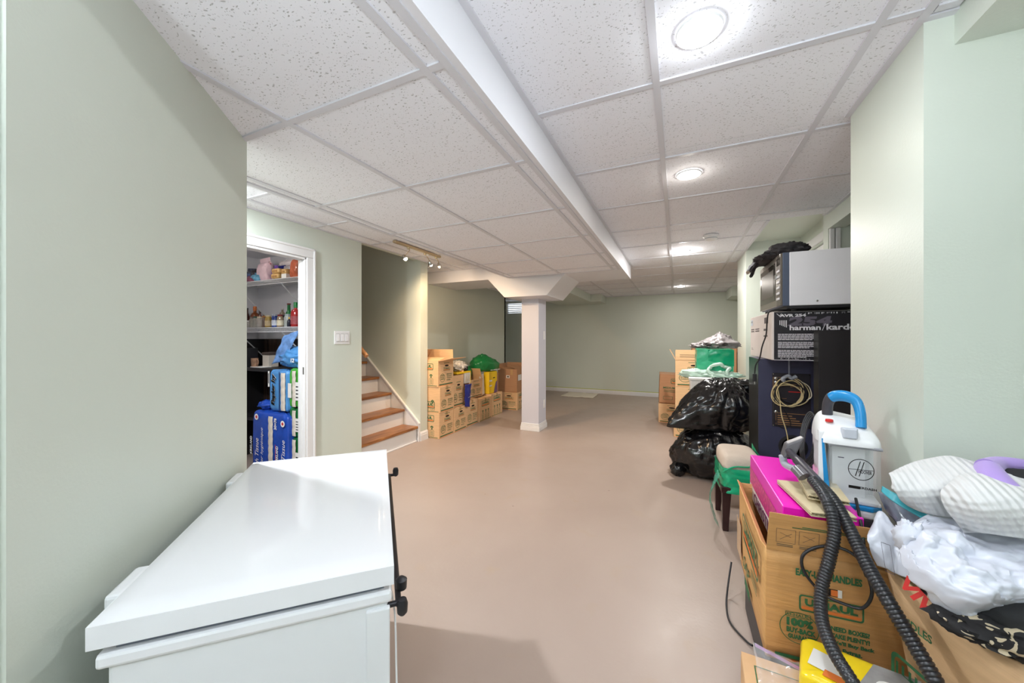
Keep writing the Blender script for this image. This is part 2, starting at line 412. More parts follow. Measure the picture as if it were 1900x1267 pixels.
def casing(name, boxes, mats=None, bevel=.006):
    b = MB()
    for p in boxes: b.box(*p)
    return struct(b.build(name, mats or M_trimw, bevel=bevel))
casing('trim_closet_door', [(-2.777, -2.757, 2.008, 2.083, 0, 1.888), (-2.777, -2.757, 1.14, 2.083, 1.888, 1.962), (-2.777, -2.757, 1.14, 1.215, 0, 1.888),
                            (-2.762, -2.75, 2.066, 2.085, 0, 1.966), (-2.762, -2.75, 1.14, 2.085, 1.947, 1.966)])
casing('trim_closet_jamb', [(-2.85, -2.765, 1.994, 2.008, 0, 1.885), (-2.85, -2.765, 1.22, 1.238, 0, 1.885), (-2.85, -2.765, 1.22, 2.008, 1.868, 1.886),
                            (-2.825, -2.795, 1.985, 1.996, 0, 1.868)], bevel=.003)
sp_ = MB().box(-2.79, -2.775, 1.9925, 1.994, .93, .99).build('trim_strike_plate', mat('brushed_steel', S(170, 168, 160), rough=.3, metal=1))
struct(sp_)
casing('trim_doorway_casing', [(1.02, 1.05, 3.412, 3.43, 0, 2.037), (1.055, 1.085, 3.412, 3.43, 0, 2.037)])
# white door in the recess, seen end-on over the microwave
casing('trim_recess_door', [(1.102, 1.122, 3.55, 4.47, 2.055, 2.125), (1.102, 1.122, 3.55, 3.62, 0, 2.055), (1.102, 1.122, 4.40, 4.47, 0, 2.055)])
dr = struct(MB().box(1.15, 1.19, 3.625, 4.395, .01, 2.045).build('door_1', M_trimw, bevel=.003))
for z0, z1 in ((.15, .95), (1.05, 1.95)):
    for y0, y1 in ((3.70, 3.97), (4.05, 4.32)):
        MB().box(1.142, 1.152, y0, y1, z0, z1).build('door_panel', M_trimw, dr, bevel=.004)
# far window: small basement window with a frame and louvre blinds letting daylight in
wn = struct(MB().box(-3.90, -3.30, YF + .02, YF + .05, 1.84, 1.862).box(-3.90, -3.30, YF + .02, YF + .05, 2.098, 2.12)
            .box(-3.90, -3.878, YF + .02, YF + .05, 1.862, 2.098).box(-3.322, -3.30, YF + .02, YF + .05, 1.862, 2.098).build('window_1', M_trimw))
M_sky = mat('daylight_pane', S(240, 245, 255), rough=.2, var=0, emit=(.9, .95, 1, 1), estr=1.3)
MB().box(-3.88, -3.32, YF + .095, YF + .1, 1.86, 2.10).build('pane', M_sky, wn)
MB().box(-3.98, -3.22, YF - .012, YF, 1.78, 1.836).build('window_sill', M_wall, wn)
sl = MB().add([(-.28, 0, -.012), (.28, 0, -.012), (.28, -.03, .014), (-.28, -.03, .014)], [(0, 1, 2, 3)]).mesh('slat', M_trimw)
for k in range(5): inst('slat', sl, wn, (-3.6, YF + .055, 1.885 + k * .047))
# ---------------------------------------------------------------- lamps
M_ring = mat('lamp_ring_white', S(235, 235, 235), rough=.35, var=0)
def downlight(x, y, z, label, col, watts, lens=14, vis=True):
    t = thing('recessed_downlight', label, 'ceiling light', (x, y, z), group='slim round downlights')
    M_l = mat('lit_lens', (1, 1, 1, 1), rough=.5, var=0, emit=(*col, 1), estr=lens)
    MB().lathe([(.0605, -.004), (.063, -.004), (.065, .0), (.065, .004), (.0605, .004)], 32, loop=True).build('trim_ring', M_ring, t, smooth=40)
    MB().lathe([(.0005, -.0045), (.060, -.0045), (.060, .002), (.0005, .002)], 32).build('lens', M_l, t)
    for kind, k, dz in (('AREA', .24, -.006), ('POINT', .05, -.03)):
        ld = bpy.data.lights.new('downlight', kind); ld.energy = watts * k; ld.color = col
        if kind == 'AREA': ld.shape = 'DISK'; ld.size = .10
        else: ld.shadow_soft_size = .02
        lo = bpy.data.objects.new('light_source', ld); COL.objects.link(lo); lo.parent = t; lo.location = (0, 0, dz)
    return t
NEU, WRM, COOL, PALE, MIX = (.91, .95, 1.0), (1, .93, .85), (.84, .93, 1), (1, .94, .84), (1, .965, .925)
downlight(.058, 1.232, C1 - .003, 'brightest round recessed downlight nearest the camera', NEU, 29)
downlight(.056, 2.28, C1 - .003, 'second round downlight, left of the pale wall pier', PALE, 18)
downlight(.05, 4.257, C1 - .003, 'third round downlight, just past the smoke alarm', MIX, 110)
downlight(.05, 7.10, C1 - .003, 'farthest and smallest round downlight near the green end wall', WRM, 42)
downlight(.058, -.55, C1 - .003, 'unseen round downlight added behind the camera to brighten the room', COOL, 42)  # added out of view to brighten the near room and ceiling
downlight(1.5, .2, 2.057, 'unseen round downlight added in the right soffit to brighten the room', COOL, 20)  # extra unseen lamp, put in for overall brightness

downlight(-2.35, .9, C1 - .003, 'round downlight added to brighten the hall, hidden by the diagonal wall', NEU, 190)  # added behind the wall to lift the hall and closet wall

# torchiere added unseen behind the camera to brighten the ceiling
def fill_lamp(x, y, label, watts):
    t = thing('added_fill_lamp', label, 'added fill lamp', (x, y, 0), group='torchiere pair added for ceiling brightness')
    MB().lathe([(.13, 0), (.13, .012), (.03, .03), (.012, .035)], 28).build('base', M_ring, t, smooth=40)
    MB().tube([(0, 0, .03), (0, 0, 1.36)], .011, 12).build('pole', M_ring, t, smooth=50)
    MB().lathe([(.015, 1.36), (.06, 1.37), (.125, 1.43), (.15, 1.48), (.146, 1.48), (.12, 1.436), (.058, 1.378), (.015, 1.37)], 32, loop=True).build('shade', M_ring, t, smooth=50)
    MB().lathe([(.004, 1.38), (.03, 1.39), (.03, 1.42), (.004, 1.43)], 16).build('bulb', mat('lit_fill_bulb', (1, 1, 1, 1), var=0, emit=(.9, .95, 1, 1), estr=20), t, smooth=50)
    ld = bpy.data.lights.new('uplight', 'POINT'); ld.energy = watts; ld.color = (.87, .935, 1); ld.shadow_soft_size = .03
    lo = bpy.data.objects.new('light_source', ld); COL.objects.link(lo); lo.parent = t; lo.location = (0, 0, 1.45)
fill_lamp(-.30, -.95, 'white torchiere added behind the camera to brighten the ceiling', 43)
fill_lamp(.42, -.40, 'second white torchiere added behind the camera, to its right, to brighten the ceiling', 51)

# closet bulb fixture (its cable loop shows at the top of the doorway)
t = thing('closet_lamp', 'bare bulb closet lamp above the pantry doorway', 'ceiling light', (-3.45, 1.72, 2.12))
MB().lathe([(.05, -.02), (.055, 0), (.055, 0)], 20).build('base', M_ring, t, smooth=40)
MB().lathe([(.013, -.05), (.016, -.05), (.018, -.02)], 16).build('socket', M_ring, t, smooth=40)
MB().lathe([(.002, -.118), (.018, -.112), (.029, -.09), (.024, -.065), (.013, -.048)], 16).build('bulb', mat('lit_bulb', (1, 1, 1, 1), var=0, emit=(1, .93, .85, 1), estr=30), t, smooth=60)
ld = bpy.data.lights.new('closet_bulb', 'POINT'); ld.energy = 4.2; ld.color = (1, .93, .85); ld.shadow_soft_size = .03
lo = bpy.data.objects.new('light_source', ld); COL.objects.link(lo); lo.parent = t; lo.location = (0, 0, -.14)

# track light over the stairs
M_brass = mat('champagne_metal', S(200, 182, 150), rough=.3, metal=.9, var=.02)
M_chrome = mat('chrome', S(205, 205, 205), rough=.15, metal=1, var=0)
tr = thing('track_light', 'three-head track light on the ceiling over the stairs', 'track light', (-2.42, 3.0, C1 - .004))
MB().box(-.018, .018, -.36, .36, -.022, 0).build('track', M_brass, tr, bevel=.003)
def head(y, tx, ty, lit, drop=.10, sw=.05, aim=(.3, .1, -1)):
    hp = Vector((tx, y + ty, -.022 - drop))
    h = MB().lathe([(.011, -.018), (.014, -.012), (.014, 0)], 12, (0, y, -.022)).build('lamp_holder', M_brass, tr, smooth=40)
    path = spline([(0, y, -.03), (sw * .3, y, -.05), (tx * .5 + sw * .2, y + ty * .5, -.022 - drop * .55), tuple(hp + Vector((0, 0, .012)))], 6)
    MB().tube(path, .0035, 6).build('arm', M_brass, h, smooth=60)
    dirv = Vector(aim).normalized()
    Mr = Matrix.Translation(hp) @ dirv.to_track_quat('-Z', 'Y').to_matrix().to_4x4()
    MB().lathe([(.008, .03), (.014, .026), (.024, -.004), (.026, -.012), (.023, -.012)], 18, M=Mr).build('reflector', M_chrome, h, smooth=40)
    Mb = mat('lit_halogen', (1, 1, 1, 1), var=0, emit=(1, .78, .52, 1), estr=60) if lit else mat('frosted_lens', S(215, 212, 205), rough=.2, var=0)
    MB().lathe([(.001, -.034), (.010, -.032), (.016, -.024), (.018, -.014), (.0225, -.0115), (.0225, -.008)], 18, M=Mr).build('bulb', Mb, h, smooth=60)
    if lit:
        ld = bpy.data.lights.new('track_spot', 'SPOT'); ld.energy = lit; ld.color = (1, .70, .43); ld.spot_size = math.radians(125); ld.spot_blend = .7; ld.shadow_soft_size = .02
        lo = bpy.data.objects.new('light_source', ld); COL.objects.link(lo); lo.parent = h
        lo.matrix_local = Mr @ Matrix.Translation((0, 0, -.042))
head(-.16, -.03, -.02, 80, aim=(.35, .35, -.85))
head(.10, .02, .06, 38, aim=(-.1, .7, -.65))
head(.29, .02, .03, 0, .09)
# ---------------------------------------------------------------- chest freezer against the diagonal wall
M_app = mat('white_appliance_enamel', S(240, 241, 244), rough=.12, var=0, coat=.3, bump=.006, bscale=260)
M_app2 = mat('white_appliance_side', S(232, 234, 236), rough=.3, var=.01)
M_gask = mat('grey_rubber_gasket', S(122, 128, 142), rough=.7, var=.03)
M_dark = mat('black_plastic', S(32, 32, 36), rough=.42, var=.05)
M_steelb = mat('black_steel_rod', S(44, 42, 46), rough=.35, metal=.5, var=.03)
fz = thing('chest_freezer', 'long white chest freezer along the sage diagonal wall', 'freezer', (-1.024, .733, 0), math.radians(44.6))
FW, FL, FT = .488, .862, .745          # x: away from wall (+ = room side), y: along the wall
ly0, ly1, lx0, lx1 = -FL / 2, FL / 2, -FW / 2, FW / 2
body = MB().box(lx0 + .02, lx1 - .012, ly0 + .012, ly1 - .012, .04, FT - .062)
body.build('body', M_app2, fz, bevel=.008)
MB().box(lx0 + .008, lx1 - .004, ly0 + .004, ly1 - .004, FT - .085, FT - .060).build('rim', M_app, fz, bevel=.006)
MB().box(lx0 + .03, lx1 - .02, ly0 + .018, ly1 - .02, FT - .062, FT - .045).build('gasket', M_gask, fz)
lid = MB()
def lidtop(u, v):
    x = lx0 + (lx1 - lx0) * u; y = ly0 + (ly1 - ly0) * v
    e = min(u, 1 - u) * FW; f = min(v, 1 - v) * FL
    k = min(1, min(e, f) / .018); return (x, y, FT - .006 * (1 - math.sin(k * PI / 2)) + .004 * math.sin(PI * u) * math.sin(PI * v))
lid.grid(lidtop, 24, 32)
lid.box(lx0, lx1, ly0, ly1, FT - .045, FT - .0055)
lid.build('lid', M_app, fz, smooth=35)
for y in (-.30, .27):
    MB().box(lx0 - .022, lx0 + .004, y - .05, y + .05, FT - .12, FT - .004).box(lx0 - .016, lx0 + .004, y - .035, y + .035, FT - .2, FT - .12).build('hinge', M_app2, fz, bevel=.006)
for y in (ly0 + .004, ly1 - .012):
    MB().box(lx1 - .055, lx1 - .008, y, y + .012, .05, FT - .095).build('corner_post', M_app2, fz, bevel=.003)
for x in (lx0 + .05, lx1 - .06):
    for y in (ly0 + .05, ly1 - .06): MB().lathe([(.02, 0), (.022, .006), (.018, .045)], 14, (x, y, 0)).build('foot', M_dark, fz, smooth=40)
# black rod bracketed along the freezer front
rl = thing('black_rail', 'thin black metal rail bracketed along the freezer front', 'rail', (-1.024, .733, .645), math.radians(44.6))
rx = lx1 + .010
MB().tube([(rx, ly0 + .015, 0), (rx, ly1 - .05, 0)], .0065, 10).build('rod', M_steelb, rl, smooth=50)
for y, up in ((ly0 + .02, -.01), (ly1 - .055, .012)):
    xo = .008 if y < 0 else .026
    br = MB().tube([(lx1 - .016, y, 0), (rx + xo, y, 0)], .006, 8).build('bracket', M_steelb, rl, smooth=50)
    MB().lathe([(.006, -.018), (.011, -.012), (.012, .006), (.009, .016), (.003, .018)], 12, (rx + xo, y, up)).build('knob', M_dark, br, smooth=50)
MB().lathe([(.004, -.012), (.012, -.01), (.013, .01), (.006, .016)], 12, (rx + .008, ly0 + .06, .014)).build('clamp_knob', M_dark, rl, smooth=50)
cd = MB().tube(spline([(lx1 - .004, ly0 + .10, -.015), (lx1 + .004, ly0 + .05, -.05), (lx1 + .006, ly0 + .02, -.16), (lx1 + .01, ly0 + .01, -.3)], 8), .0022, 6)
cd.build('drain_cord', mat('white_cord_plastic', S(225, 225, 225), rough=.4, var=0), fz, loc=(0, 0, .645), smooth=60)

# ---------------------------------------------------------------- support column
co = thing('support_column', 'square white boxed support column with base moulding in mid room', 'column', (-1.788, 4.64, 0))
MB().box(-.122, .122, -.145, .145, 0, 1.752).build('shaft', paint('column_white', S(206, 206, 217), rough=.4, bump=.02), co, bevel=.003)
bm_ = MB().box(-.136, .136, -.159, .159, 0, .058).box(-.132, .132, -.155, .155, .058, .075).box(-.128, .128, -.151, .151, .075, .1)
bm_.build('base_moulding', M_trimw, co, bevel=.004)
M_plate = mat('white_wall_plate', S(238, 237, 238), rough=.3, var=0)
for z, w in ((.335, .07), (1.27, .07)):
    p = MB().box(.122, .127, .03, .03 + w, z - .057, z + .057).build('wall_plate', M_plate, co, bevel=.002)
    MB().box(.127, .130, .045, .085, z - .034, z + .034).build('outlet_face' if z < 1 else 'rocker', M_plate, p, bevel=.001)

# three-gang switch on the closet wall
sw = thing('light_switch', 'white triple rocker switch plate on the sage wall by the closet', 'light switch', (-2.777, 2.3625, 1.2325))
MB().box(0, .006, -.0815, .0815, -.0585, .0585).build('plate', M_plate, sw, bevel=.002)
M_gap = mat('switch_shadow_gap', S(150, 150, 152), rough=.5, var=0)
for k in (-1, 0, 1):
    MB().box(.006, .0066, k * .047 - .0185, k * .047 + .0185, -.036, .036).build('surround', M_gap, sw)
    MB().hexa([(.006, k * .047 - .016, -.033), (.012, k * .047 - .016, -.033), (.012, k * .047 + .016, -.033), (.006, k * .047 + .016, -.033)],
              [(.006, k * .047 - .016, .033), (.0075, k * .047 - .016, .033), (.0075, k * .047 + .016, .033), (.006, k * .047 + .016, .033)]).build('rocker', M_plate, sw, bevel=.001)

# smoke alarm
sa = thing('smoke_alarm', 'round white smoke alarm on the tile ceiling', 'smoke alarm', (.269, 3.70, C1 - .003))
MB().lathe([(.062, 0), (.062, -.012), (.056, -.02), (.054, -.02)], 32).build('base', M_ring, sa, smooth=40)
MB().lathe([(.053, -.018), (.05, -.034), (.038, -.043), (.012, -.045), (.001, -.045)], 32).build('cover', M_ring, sa, smooth=40)
MB().lathe([(.0506, -.026), (.0516, -.026), (.0506, -.031), (.0496, -.031)], 32, loop=True).build('vent_ring', mat('vent_grey', S(150, 160, 165), var=0), sa)

# ---------------------------------------------------------------- staircase
def wood(name, c0, c1, rough=.35, sc=(2, 14, 14)):
    m = bpy.data.materials.new(name); m.use_nodes = True; nt = m.node_tree; N = nt.nodes; L = nt.links; b = N['Principled BSDF']
    tc = N.new('ShaderNodeTexCoord'); mp = N.new('ShaderNodeMapping'); mp.inputs['Scale'].default_value = sc; L.new(tc.outputs['Object'], mp.inputs[0])
    n = N.new('ShaderNodeTexNoise'); n.inputs['Scale'].default_value = 2.2; n.inputs['Detail'].default_value = 6; n.inputs['Distortion'].default_value = 1.2; L.new(mp.outputs[0], n.inputs['Vector'])
    cr = N.new('ShaderNodeValToRGB'); cr.color_ramp.elements[0].position = .35; cr.color_ramp.elements[0].color = c0
    cr.color_ramp.elements[1].position = .65; cr.color_ramp.elements[1].color = c1; L.new(n.outputs['Fac'], cr.inputs[0]); L.new(cr.outputs[0], b.inputs['Base Color'])
    b.inputs['Roughness'].default_value = rough
    bp = N.new('ShaderNodeBump'); bp.inputs['Strength'].default_value = .08; L.new(n.outputs['Fac'], bp.inputs['Height']); L.new(bp.outputs[0], b.inputs['Normal'])
    return m
M_oak = wood('stained_pine_tread', S(124, 76, 40), S(172, 116, 66), sc=(12, 1.6, 12))
M_rail = wood('varnished_oak_rail', S(170, 110, 62), S(205, 150, 96), sc=(2, 14, 14))
stp = thing('staircase', 'white staircase with stained wooden treads rising left', 'stairs', (-2.80, 3.03, 0))
RUN, RISE = .2025, .187
M_riser = paint('white_riser_paint', S(240, 238, 236), rough=.4, bump=.02)
for k in range(1, 9):
    xn = -(k - 1) * RUN
    MB().box(xn - .245, xn, -.435, .432, RISE * k - .03, RISE * k).build('tread', M_oak, stp, bevel=.008, seg=3)
    MB().box(xn - .05, xn - .03, -.437, .434, RISE * (k - 1), RISE * k - .03).build('riser', M_riser, stp)
Mxz = Matrix(((1, 0, 0, 0), (0, 0, -1, 0), (0, 1, 0, 0), (0, 0, 0, 1)))
def stringer(y0, y1, name):
    sl_ = RISE / RUN; xe = -1.9
    MB().prism([(.0, 0), (.0, .215), (-.03, .25), (xe, .25 - (xe + .03) * sl_), (xe, 0)], -y1, -y0, 0, Mxz).build(name, M_riser, stp, bevel=.002)
    b = MB()
    for (o, h, w) in ((0, .022, .014), (.026, .014, .008)):
        b.prism([(.004, .215 - o), (-.026, .254 - o), (xe, .254 - o - (xe + .026) * sl_), (xe, .254 - o - h - (xe + .026) * sl_), (-.026, .254 - o - h), (.004, .215 - o - h)], -(y0 + .001), -(y0 - w), 0, Mxz)
    b.box(-.012, .004, y0 - .012, y0 + .001, 0, .21)
    b.build('stringer_moulding', M_trimw, stp, bevel=.002)
stringer(.446, .469, 'stringer')
MB().box(-.034, -.018, -.43, .43, 0, .014).build('shoe_moulding', M_trimw, stp, bevel=.003)
hr = thing('handrail', 'round wooden stair handrail end behind the closet wall', 'handrail', (-2.79, 2.665, 1.05))
MB().tube([(0, 0, 0), (-.02, 0, .018), (-1.6, 0, 1.48)], .021, 16).build('rail', M_rail, hr, smooth=50)
for x in (-.35, -1.2):
    MB().tube([(x, 0, -x * .925 - .02), (x, -.03, -x * .925 - .06), (x, -.074, -x * .925 - .06)], .006, 8).build('bracket', M_brass, hr, smooth=50)

# flat white sheet on the floor by the end wall
sh = MB().grid(lambda u, v: (-2.27 + .68 * u + .08 * (fbm((u * 3, v * 3, 1)) * .2), 7.48 + .62 * v + .03 * fbm((u * 5, v * 2, 5)), .006 + .01 * abs(fbm((u * 4, v * 4, 2)))), 20, 14)
tag(sh.build('foam_sheet', mat('pale_foam', S(232, 224, 208), rough=.8, var=.05), solid=.008, smooth=60), 'flat off-white sheet lying on the floor by the end wall', 'sheet')

# ---------------------------------------------------------------- cardboard boxes
M_card = mat('kraft_cardboard', S(226, 186, 142), rough=.75, var=.07, vscale=9, bump=.12, bscale=14, stretch=(1, 1, 18), spec=.25)
M_card2 = mat('brown_cardboard', S(186, 140, 104), rough=.75, var=.07, vscale=9, bump=.12, bscale=14, stretch=(1, 1, 18), spec=.25)
M_cardin = mat('pale_cardboard', S(216, 176, 134), rough=.8, var=.06, vscale=8, spec=.2)
M_ig = mat('green_ink', S(46, 104, 66), rough=.7, var=.08, vscale=30)
M_io = mat('orange_ink', S(226, 120, 52), rough=.7, var=.06, vscale=30)
M_ib = mat('dark_hole', S(24, 18, 15), rough=.9, var=0)
M_iw = mat('white_label_paper', S(236, 234, 230), rough=.6, var=.02)
M_igy = mat('grey_ink', S(110, 92, 70), rough=.7, var=.05)
M_tape = mat('packing_tape', S(200, 160, 112), rough=.2, var=.05, spec=.5)
INK = [M_ig, M_io, M_ib, M_iw, M_card, M_igy]
def ell(cx, cy, a, b, n=20): return [(cx + a * math.cos(2 * PI * i / n), cy + b * math.sin(2 * PI * i / n)) for i in range(n)]
def logo(p, x0, x1, y0, y1):
    w, h = x1 - x0, y1 - y0; cx, cy = (x0 + x1) / 2, (y0 + y1) / 2; r = h * .18; t = h * .09
    p.ring(rrect(w, h, r, 4, cx, cy), rrect(w - 2 * t, h - 2 * t, r * .7, 4, cx, cy), 0)
    p.text('U-HAUL', x0 + w * .09, y0 + h * .36, w * .82, h * .44, 0, bold=.055)
    p.rect(x0 + t * 1.6, x1 - t * 1.6, y0 + t * 1.6, y0 + h * .30, 1)
def pr_end(w, h, save=False, hole=True, faint=0):
    p = Print()
    p.rect(.36 * w, .72 * w, .90 * h, .918 * h, 0)
    if hole: p.poly(ell(.55 * w, .80 * h, .13 * w, .035 * h), 2)
    logo(p, .34 * w, .78 * w, .60 * h, .74 * h)
    if save:
        p.ring([(.12*w,.22*h),(.5*w,.25*h),(.5*w,.47*h),(.12*w,.44*h)], [(.135*w,.24*h),(.485*w,.268*h),(.485*w,.452*h),(.135*w,.422*h)], 0)
        p.text('SAVE!', .16 * w, .36 * h, .28 * w, .075 * h, 0, slope=.07); p.text('BUY-BACK', .16 * w, .27 * h, .3 * w, .05 * h, 0, slope=.07)
    else:
        p.ring(ell(.27 * w, .33 * h, .17 * w, .165 * h), ell(.27 * w, .33 * h, .155 * w, .15 * h), 0)
        for t, y in (('100%', .40), ('BUY-BACK', .33), ('GUARANTEE', .26)): p.text(t, .15 * w, y * h, .24 * w, .05 * h, 0)
    for i, t in enumerate(('NEED BOXES?', 'TAKE PLENTY!', "We'll Buy Back", 'the Extras.')): p.text(t, .54 * w, (.43 - i * .075) * h, (.36 if i < 3 else .26) * w, .048 * h, 0)
    p.rect(.06 * w, .94 * w, .055 * h, .095 * h, 0); p.rect(.06 * w, .94 * w, .03 * h, .045 * h, 1)
    return p
def pr_side(w, h, plants=True, top=.9):
    p = Print()
    logo(p, .18 * w, .82 * w, (top - .26) * h, top * h)
    if plants:
        for cx in (.28, .52, .74):
            p.ring(rrect(.16 * w, .26 * h, .04 * w, 3, cx * w, .2 * h), rrect(.145 * w, .24 * h, .035 * w, 3, cx * w, .2 * h), 0)
            for a in (-.6, 0, .6):
                p.line(cx * w, .33 * h, cx * w + .05 * w * math.sin(a), .33 * h + .12 * h * math.cos(a), .006, 0)
                p.poly(ell(cx * w + .06 * w * math.sin(a), .33 * h + .14 * h * math.cos(a), .022 * w, .025 * h, 8), 0)
            for i in range(4): p.rect(cx * w - .05 * w, cx * w + .05 * w, (.12 + i * .045) * h, (.135 + i * .045) * h, 0)
    p.rect(.05 * w, .95 * w, .03 * h, .05 * h, 0)
    return p
def pr_medium(w, h):
    p = Print()
    logo(p, .36 * w, .92 * w, .68 * h, .86 * h)
    p.text('MEDIUM BOX', .12 * w, .50 * h, .62 * w, .07 * h, 0)
    for i in range(2): p.rect(.14 * w, (.5 + .12 * i) * w, (.44 - i * .05) * h, (.455 - i * .05) * h, 0)
    p.ring(rrect(.3 * w, .12 * h, .01, 3, .28 * w, .18 * h), rrect(.28 * w, .1 * h, .01, 3, .28 * w, .18 * h), 0)
    return p
FACES = {'f': (lambda W, D: ((-W / 2, -D / 2, 0), (1, 0, 0))), 'r': (lambda W, D: ((W / 2, -D / 2, 0), (0, 1, 0))),
         'l': (lambda W, D: ((-W / 2, D / 2, 0), (0, -1, 0))), 'b': (lambda W, D: ((W / 2, D / 2, 0), (-1, 0, 0)))}
def flap(parent, W, D, H, side, ang, ln, m, skew=0):
    a = math.radians(ang); t = .004
    if side in 'fb':
        s = 1 if side == 'f' else -1; h0 = Vector((-W / 2 + .002, -s * D / 2, H)); h1 = Vector((W / 2 - .002, -s * D / 2, H)); dv = Vector((0, s * math.cos(a), math.sin(a)))
    else:
        s = 1 if side == 'l' else -1; h0 = Vector((-s * W / 2, -D / 2 + .002, H)); h1 = Vector((-s * W / 2, D / 2 - .002, H)); dv = Vector((s * math.cos(a), 0, math.sin(a)))
    n = (h1 - h0).cross(dv).normalized() * t
    sk = (h1 - h0).normalized() * skew
    e0, e1 = h0 + dv * ln + sk, h1 + dv * ln + sk
    return MB().hexa([h0, h1, e1, e0], [h0 + n, h1 + n, e1 + n, e0 + n]).build('flap', m, parent)
def carton(label, loc, W, D, H, rz=0, m=None, flaps=None, prints=None, group='moving boxes', tape=True, name='cardboard_box', rot=None, cat='box', lens=None):
    m = m or M_card
    t = thing(name, label, cat, loc, rz, group, rot)
    x, y, k = W / 2, D / 2, .005
    if flaps is None:
        b = MB().box(-x, x, -y, y, 0, H - .004).build('body', m, t, bevel=.004)
        MB().box(-x + .001, x - .001, -y, -.002, H - .004, H).build('flap', m, t); MB().box(-x + .001, x - .001, .002, y, H - .004, H).build('flap', m, t)
        if tape: MB().box(-x - .0006, x + .0006, -.024, .024, H - .05, H + .0006).build('tape_strip', M_tape, t)
    else:
        MB().box(-x, x, -y, -y + k, 0, H).box(-x, x, y - k, y, 0, H).box(-x, -x + k, -y + k, y - k, 0, H).box(x - k, x, -y + k, y - k, 0, H).box(-x + k, x - k, -y + k, y - k, 0, k).build('body', m, t)
        for sd, ang in flaps.items(): flap(t, W, D, H, sd, ang, (lens or {}).get(sd, min(W, D) / 2), m)
    for f, p in (prints or {}).items():
        O, U = FACES[f](W, D); p.build('printed_marks', INK, t, O, U, (0, 0, 1))
    return t
sw_, sd_, sh_ = .416, .316, .316
XA = -2.64
ca = XA - sw_ / 2
GL = 'moving boxes stacked along the left storage wall'
# corner stack of three (long side towards the camera, end towards the room)
carton('bottom cardboard box of the three-high stack beside the stair wall', (ca, 3.81, 0), sw_, sd_, sh_, 0, prints={'f': pr_side(sw_, sh_), 'r': pr_end(sd_, sh_)}, group=GL)
carton('middle cardboard box of the three-high stack beside the stair wall', (ca + .004, 3.812, sh_ + .001), sw_, sd_, sh_, .02, prints={'f': pr_side(sw_, sh_, True, .42), 'r': pr_end(sd_, sh_)}, group=GL)
carton('open-flapped cardboard box on top of the three-high stack by the stairs', (ca - .006, 3.808, 2 * sh_ + .002), sw_, sd_, sh_, -.02, flaps={'b': 88, 'r': 168, 'f': 12, 'l': 60}, lens={'b': .135, 'r': .2},
       prints={'f': pr_side(sw_, sh_), 'r': pr_end(sd_, sh_)}, group=GL)
carton('cardboard box on the floor under the carton holding the yellow-topped bag', (ca, 4.128, 0), sw_, .31, sh_, .01, prints={'r': pr_end(.31, sh_)}, group=GL)
carton('taller cardboard carton with a yellow-topped bag on it, behind the open box', (ca - .04, 4.135, sh_ + .001), sw_, .27, .42, -.02, flaps={'b': 95, 'l': 80}, lens={'b': .05, 'l': .05}, prints={'r': pr_end(.27, .36)}, group=GL)
carton('floor cardboard box directly beneath the hanging blue bag', (ca - .015, 4.465, 0), sw_, .315, .355, -.015, prints={'r': pr_end(.315, .34)}, group=GL)
carton('long-side cardboard box in the floor row, under the tilted open box', (XA - .165, 4.822, 0), .33, .385, .335, .01, prints={'r': pr_side(.385, .335)}, group=GL)
carton('last floor-row cardboard box, under the yellow paper bag', (XA - .165, 5.208, 0), .33, .375, .355, -.01, prints={'r': pr_side(.375, .355)}, group=GL)
carton('open cardboard box with raised flaps between the blue and yellow bags', (-2.93, 4.70, .358), .40, .36, .245, -.06, flaps={'f': 150, 'r': 100, 'l': 80, 'b': 70}, lens={'f': .12, 'r': .02, 'l': .16}, prints={'r': pr_end(.36, .26, hole=False), 'f': Print()}, group=GL)
fl_ = None
carton('cardboard box with a hand hole at the row end, below the plain brown carton', (-2.675, 5.86, 0), .35, .36, .30, .03, prints={'f': pr_end(.35, .30), 'r': pr_side(.36, .30)}, group=GL)
bc = carton('plain brown carton with a white shipping label, top of the end stack', (-2.685, 5.87, .301), .36, .38, .395, .02, m=M_card2, flaps={'f': 8, 'r': 20, 'l': 95, 'b': 97}, lens={'l': .09, 'b': .1, 'f': .17, 'r': .14}, group=GL)
p = Print(); p.rect(.16, .225, .245, .29, 3); p.rect(.172, .213, .255, .28, 5, 1); p.build('shipping_label', INK, bc, (-.18, -.19, 0), (1, 0, 0), (0, 0, 1))
MB().box(.06, .10, -.1915, -.19, .3, .395).build('tape_strip', M_tape, bc)
p = Print(); p.rect(.05, .2, .2, .3, 3); p.build('shipping_label', INK, bc, (.18, -.19, 0), (0, 1, 0), (0, 0, 1))

# ---------------------------------------------------------------- bags among the left boxes
def blob(c, r, n=40, amp=.1, sc=2.2, seed=0, flat=None, ridge=.0, rs=6.0, shape=None):
    """crumpled bag: a displaced sphere, flattened below"""
    b = MB(); nv = n // 2 + 1
    vs = []
    for j in range(nv + 1):
        th = PI * j / nv
        for i in range(n):
            ph = 2 * PI * i / n
            dv = Vector((math.sin(th) * math.cos(ph), math.sin(th) * math.sin(ph), math.cos(th)))
            q = dv * sc + Vector((seed, seed * .37, -seed))
            k = 1 + amp * fbm(q, 4) + ridge * (abs(mnoise.noise(dv * rs + Vector((seed, 0, seed)))) ** .6 - .45)
            p = Vector((dv.x * r[0] * k, dv.y * r[1] * k, dv.z * r[2] * k))
            if shape: p = shape(p, dv)
            if flat is not None and p.z < flat: p.z = flat + (p.z - flat) * .06
            vs.append(p + Vector(c))
    fs = [(j * n + i, j * n + (i + 1) % n, (j + 1) * n + (i + 1) % n, (j + 1) * n + i)[::-1] for j in range(nv) for i in range(n)]
    return b.add(vs, fs)
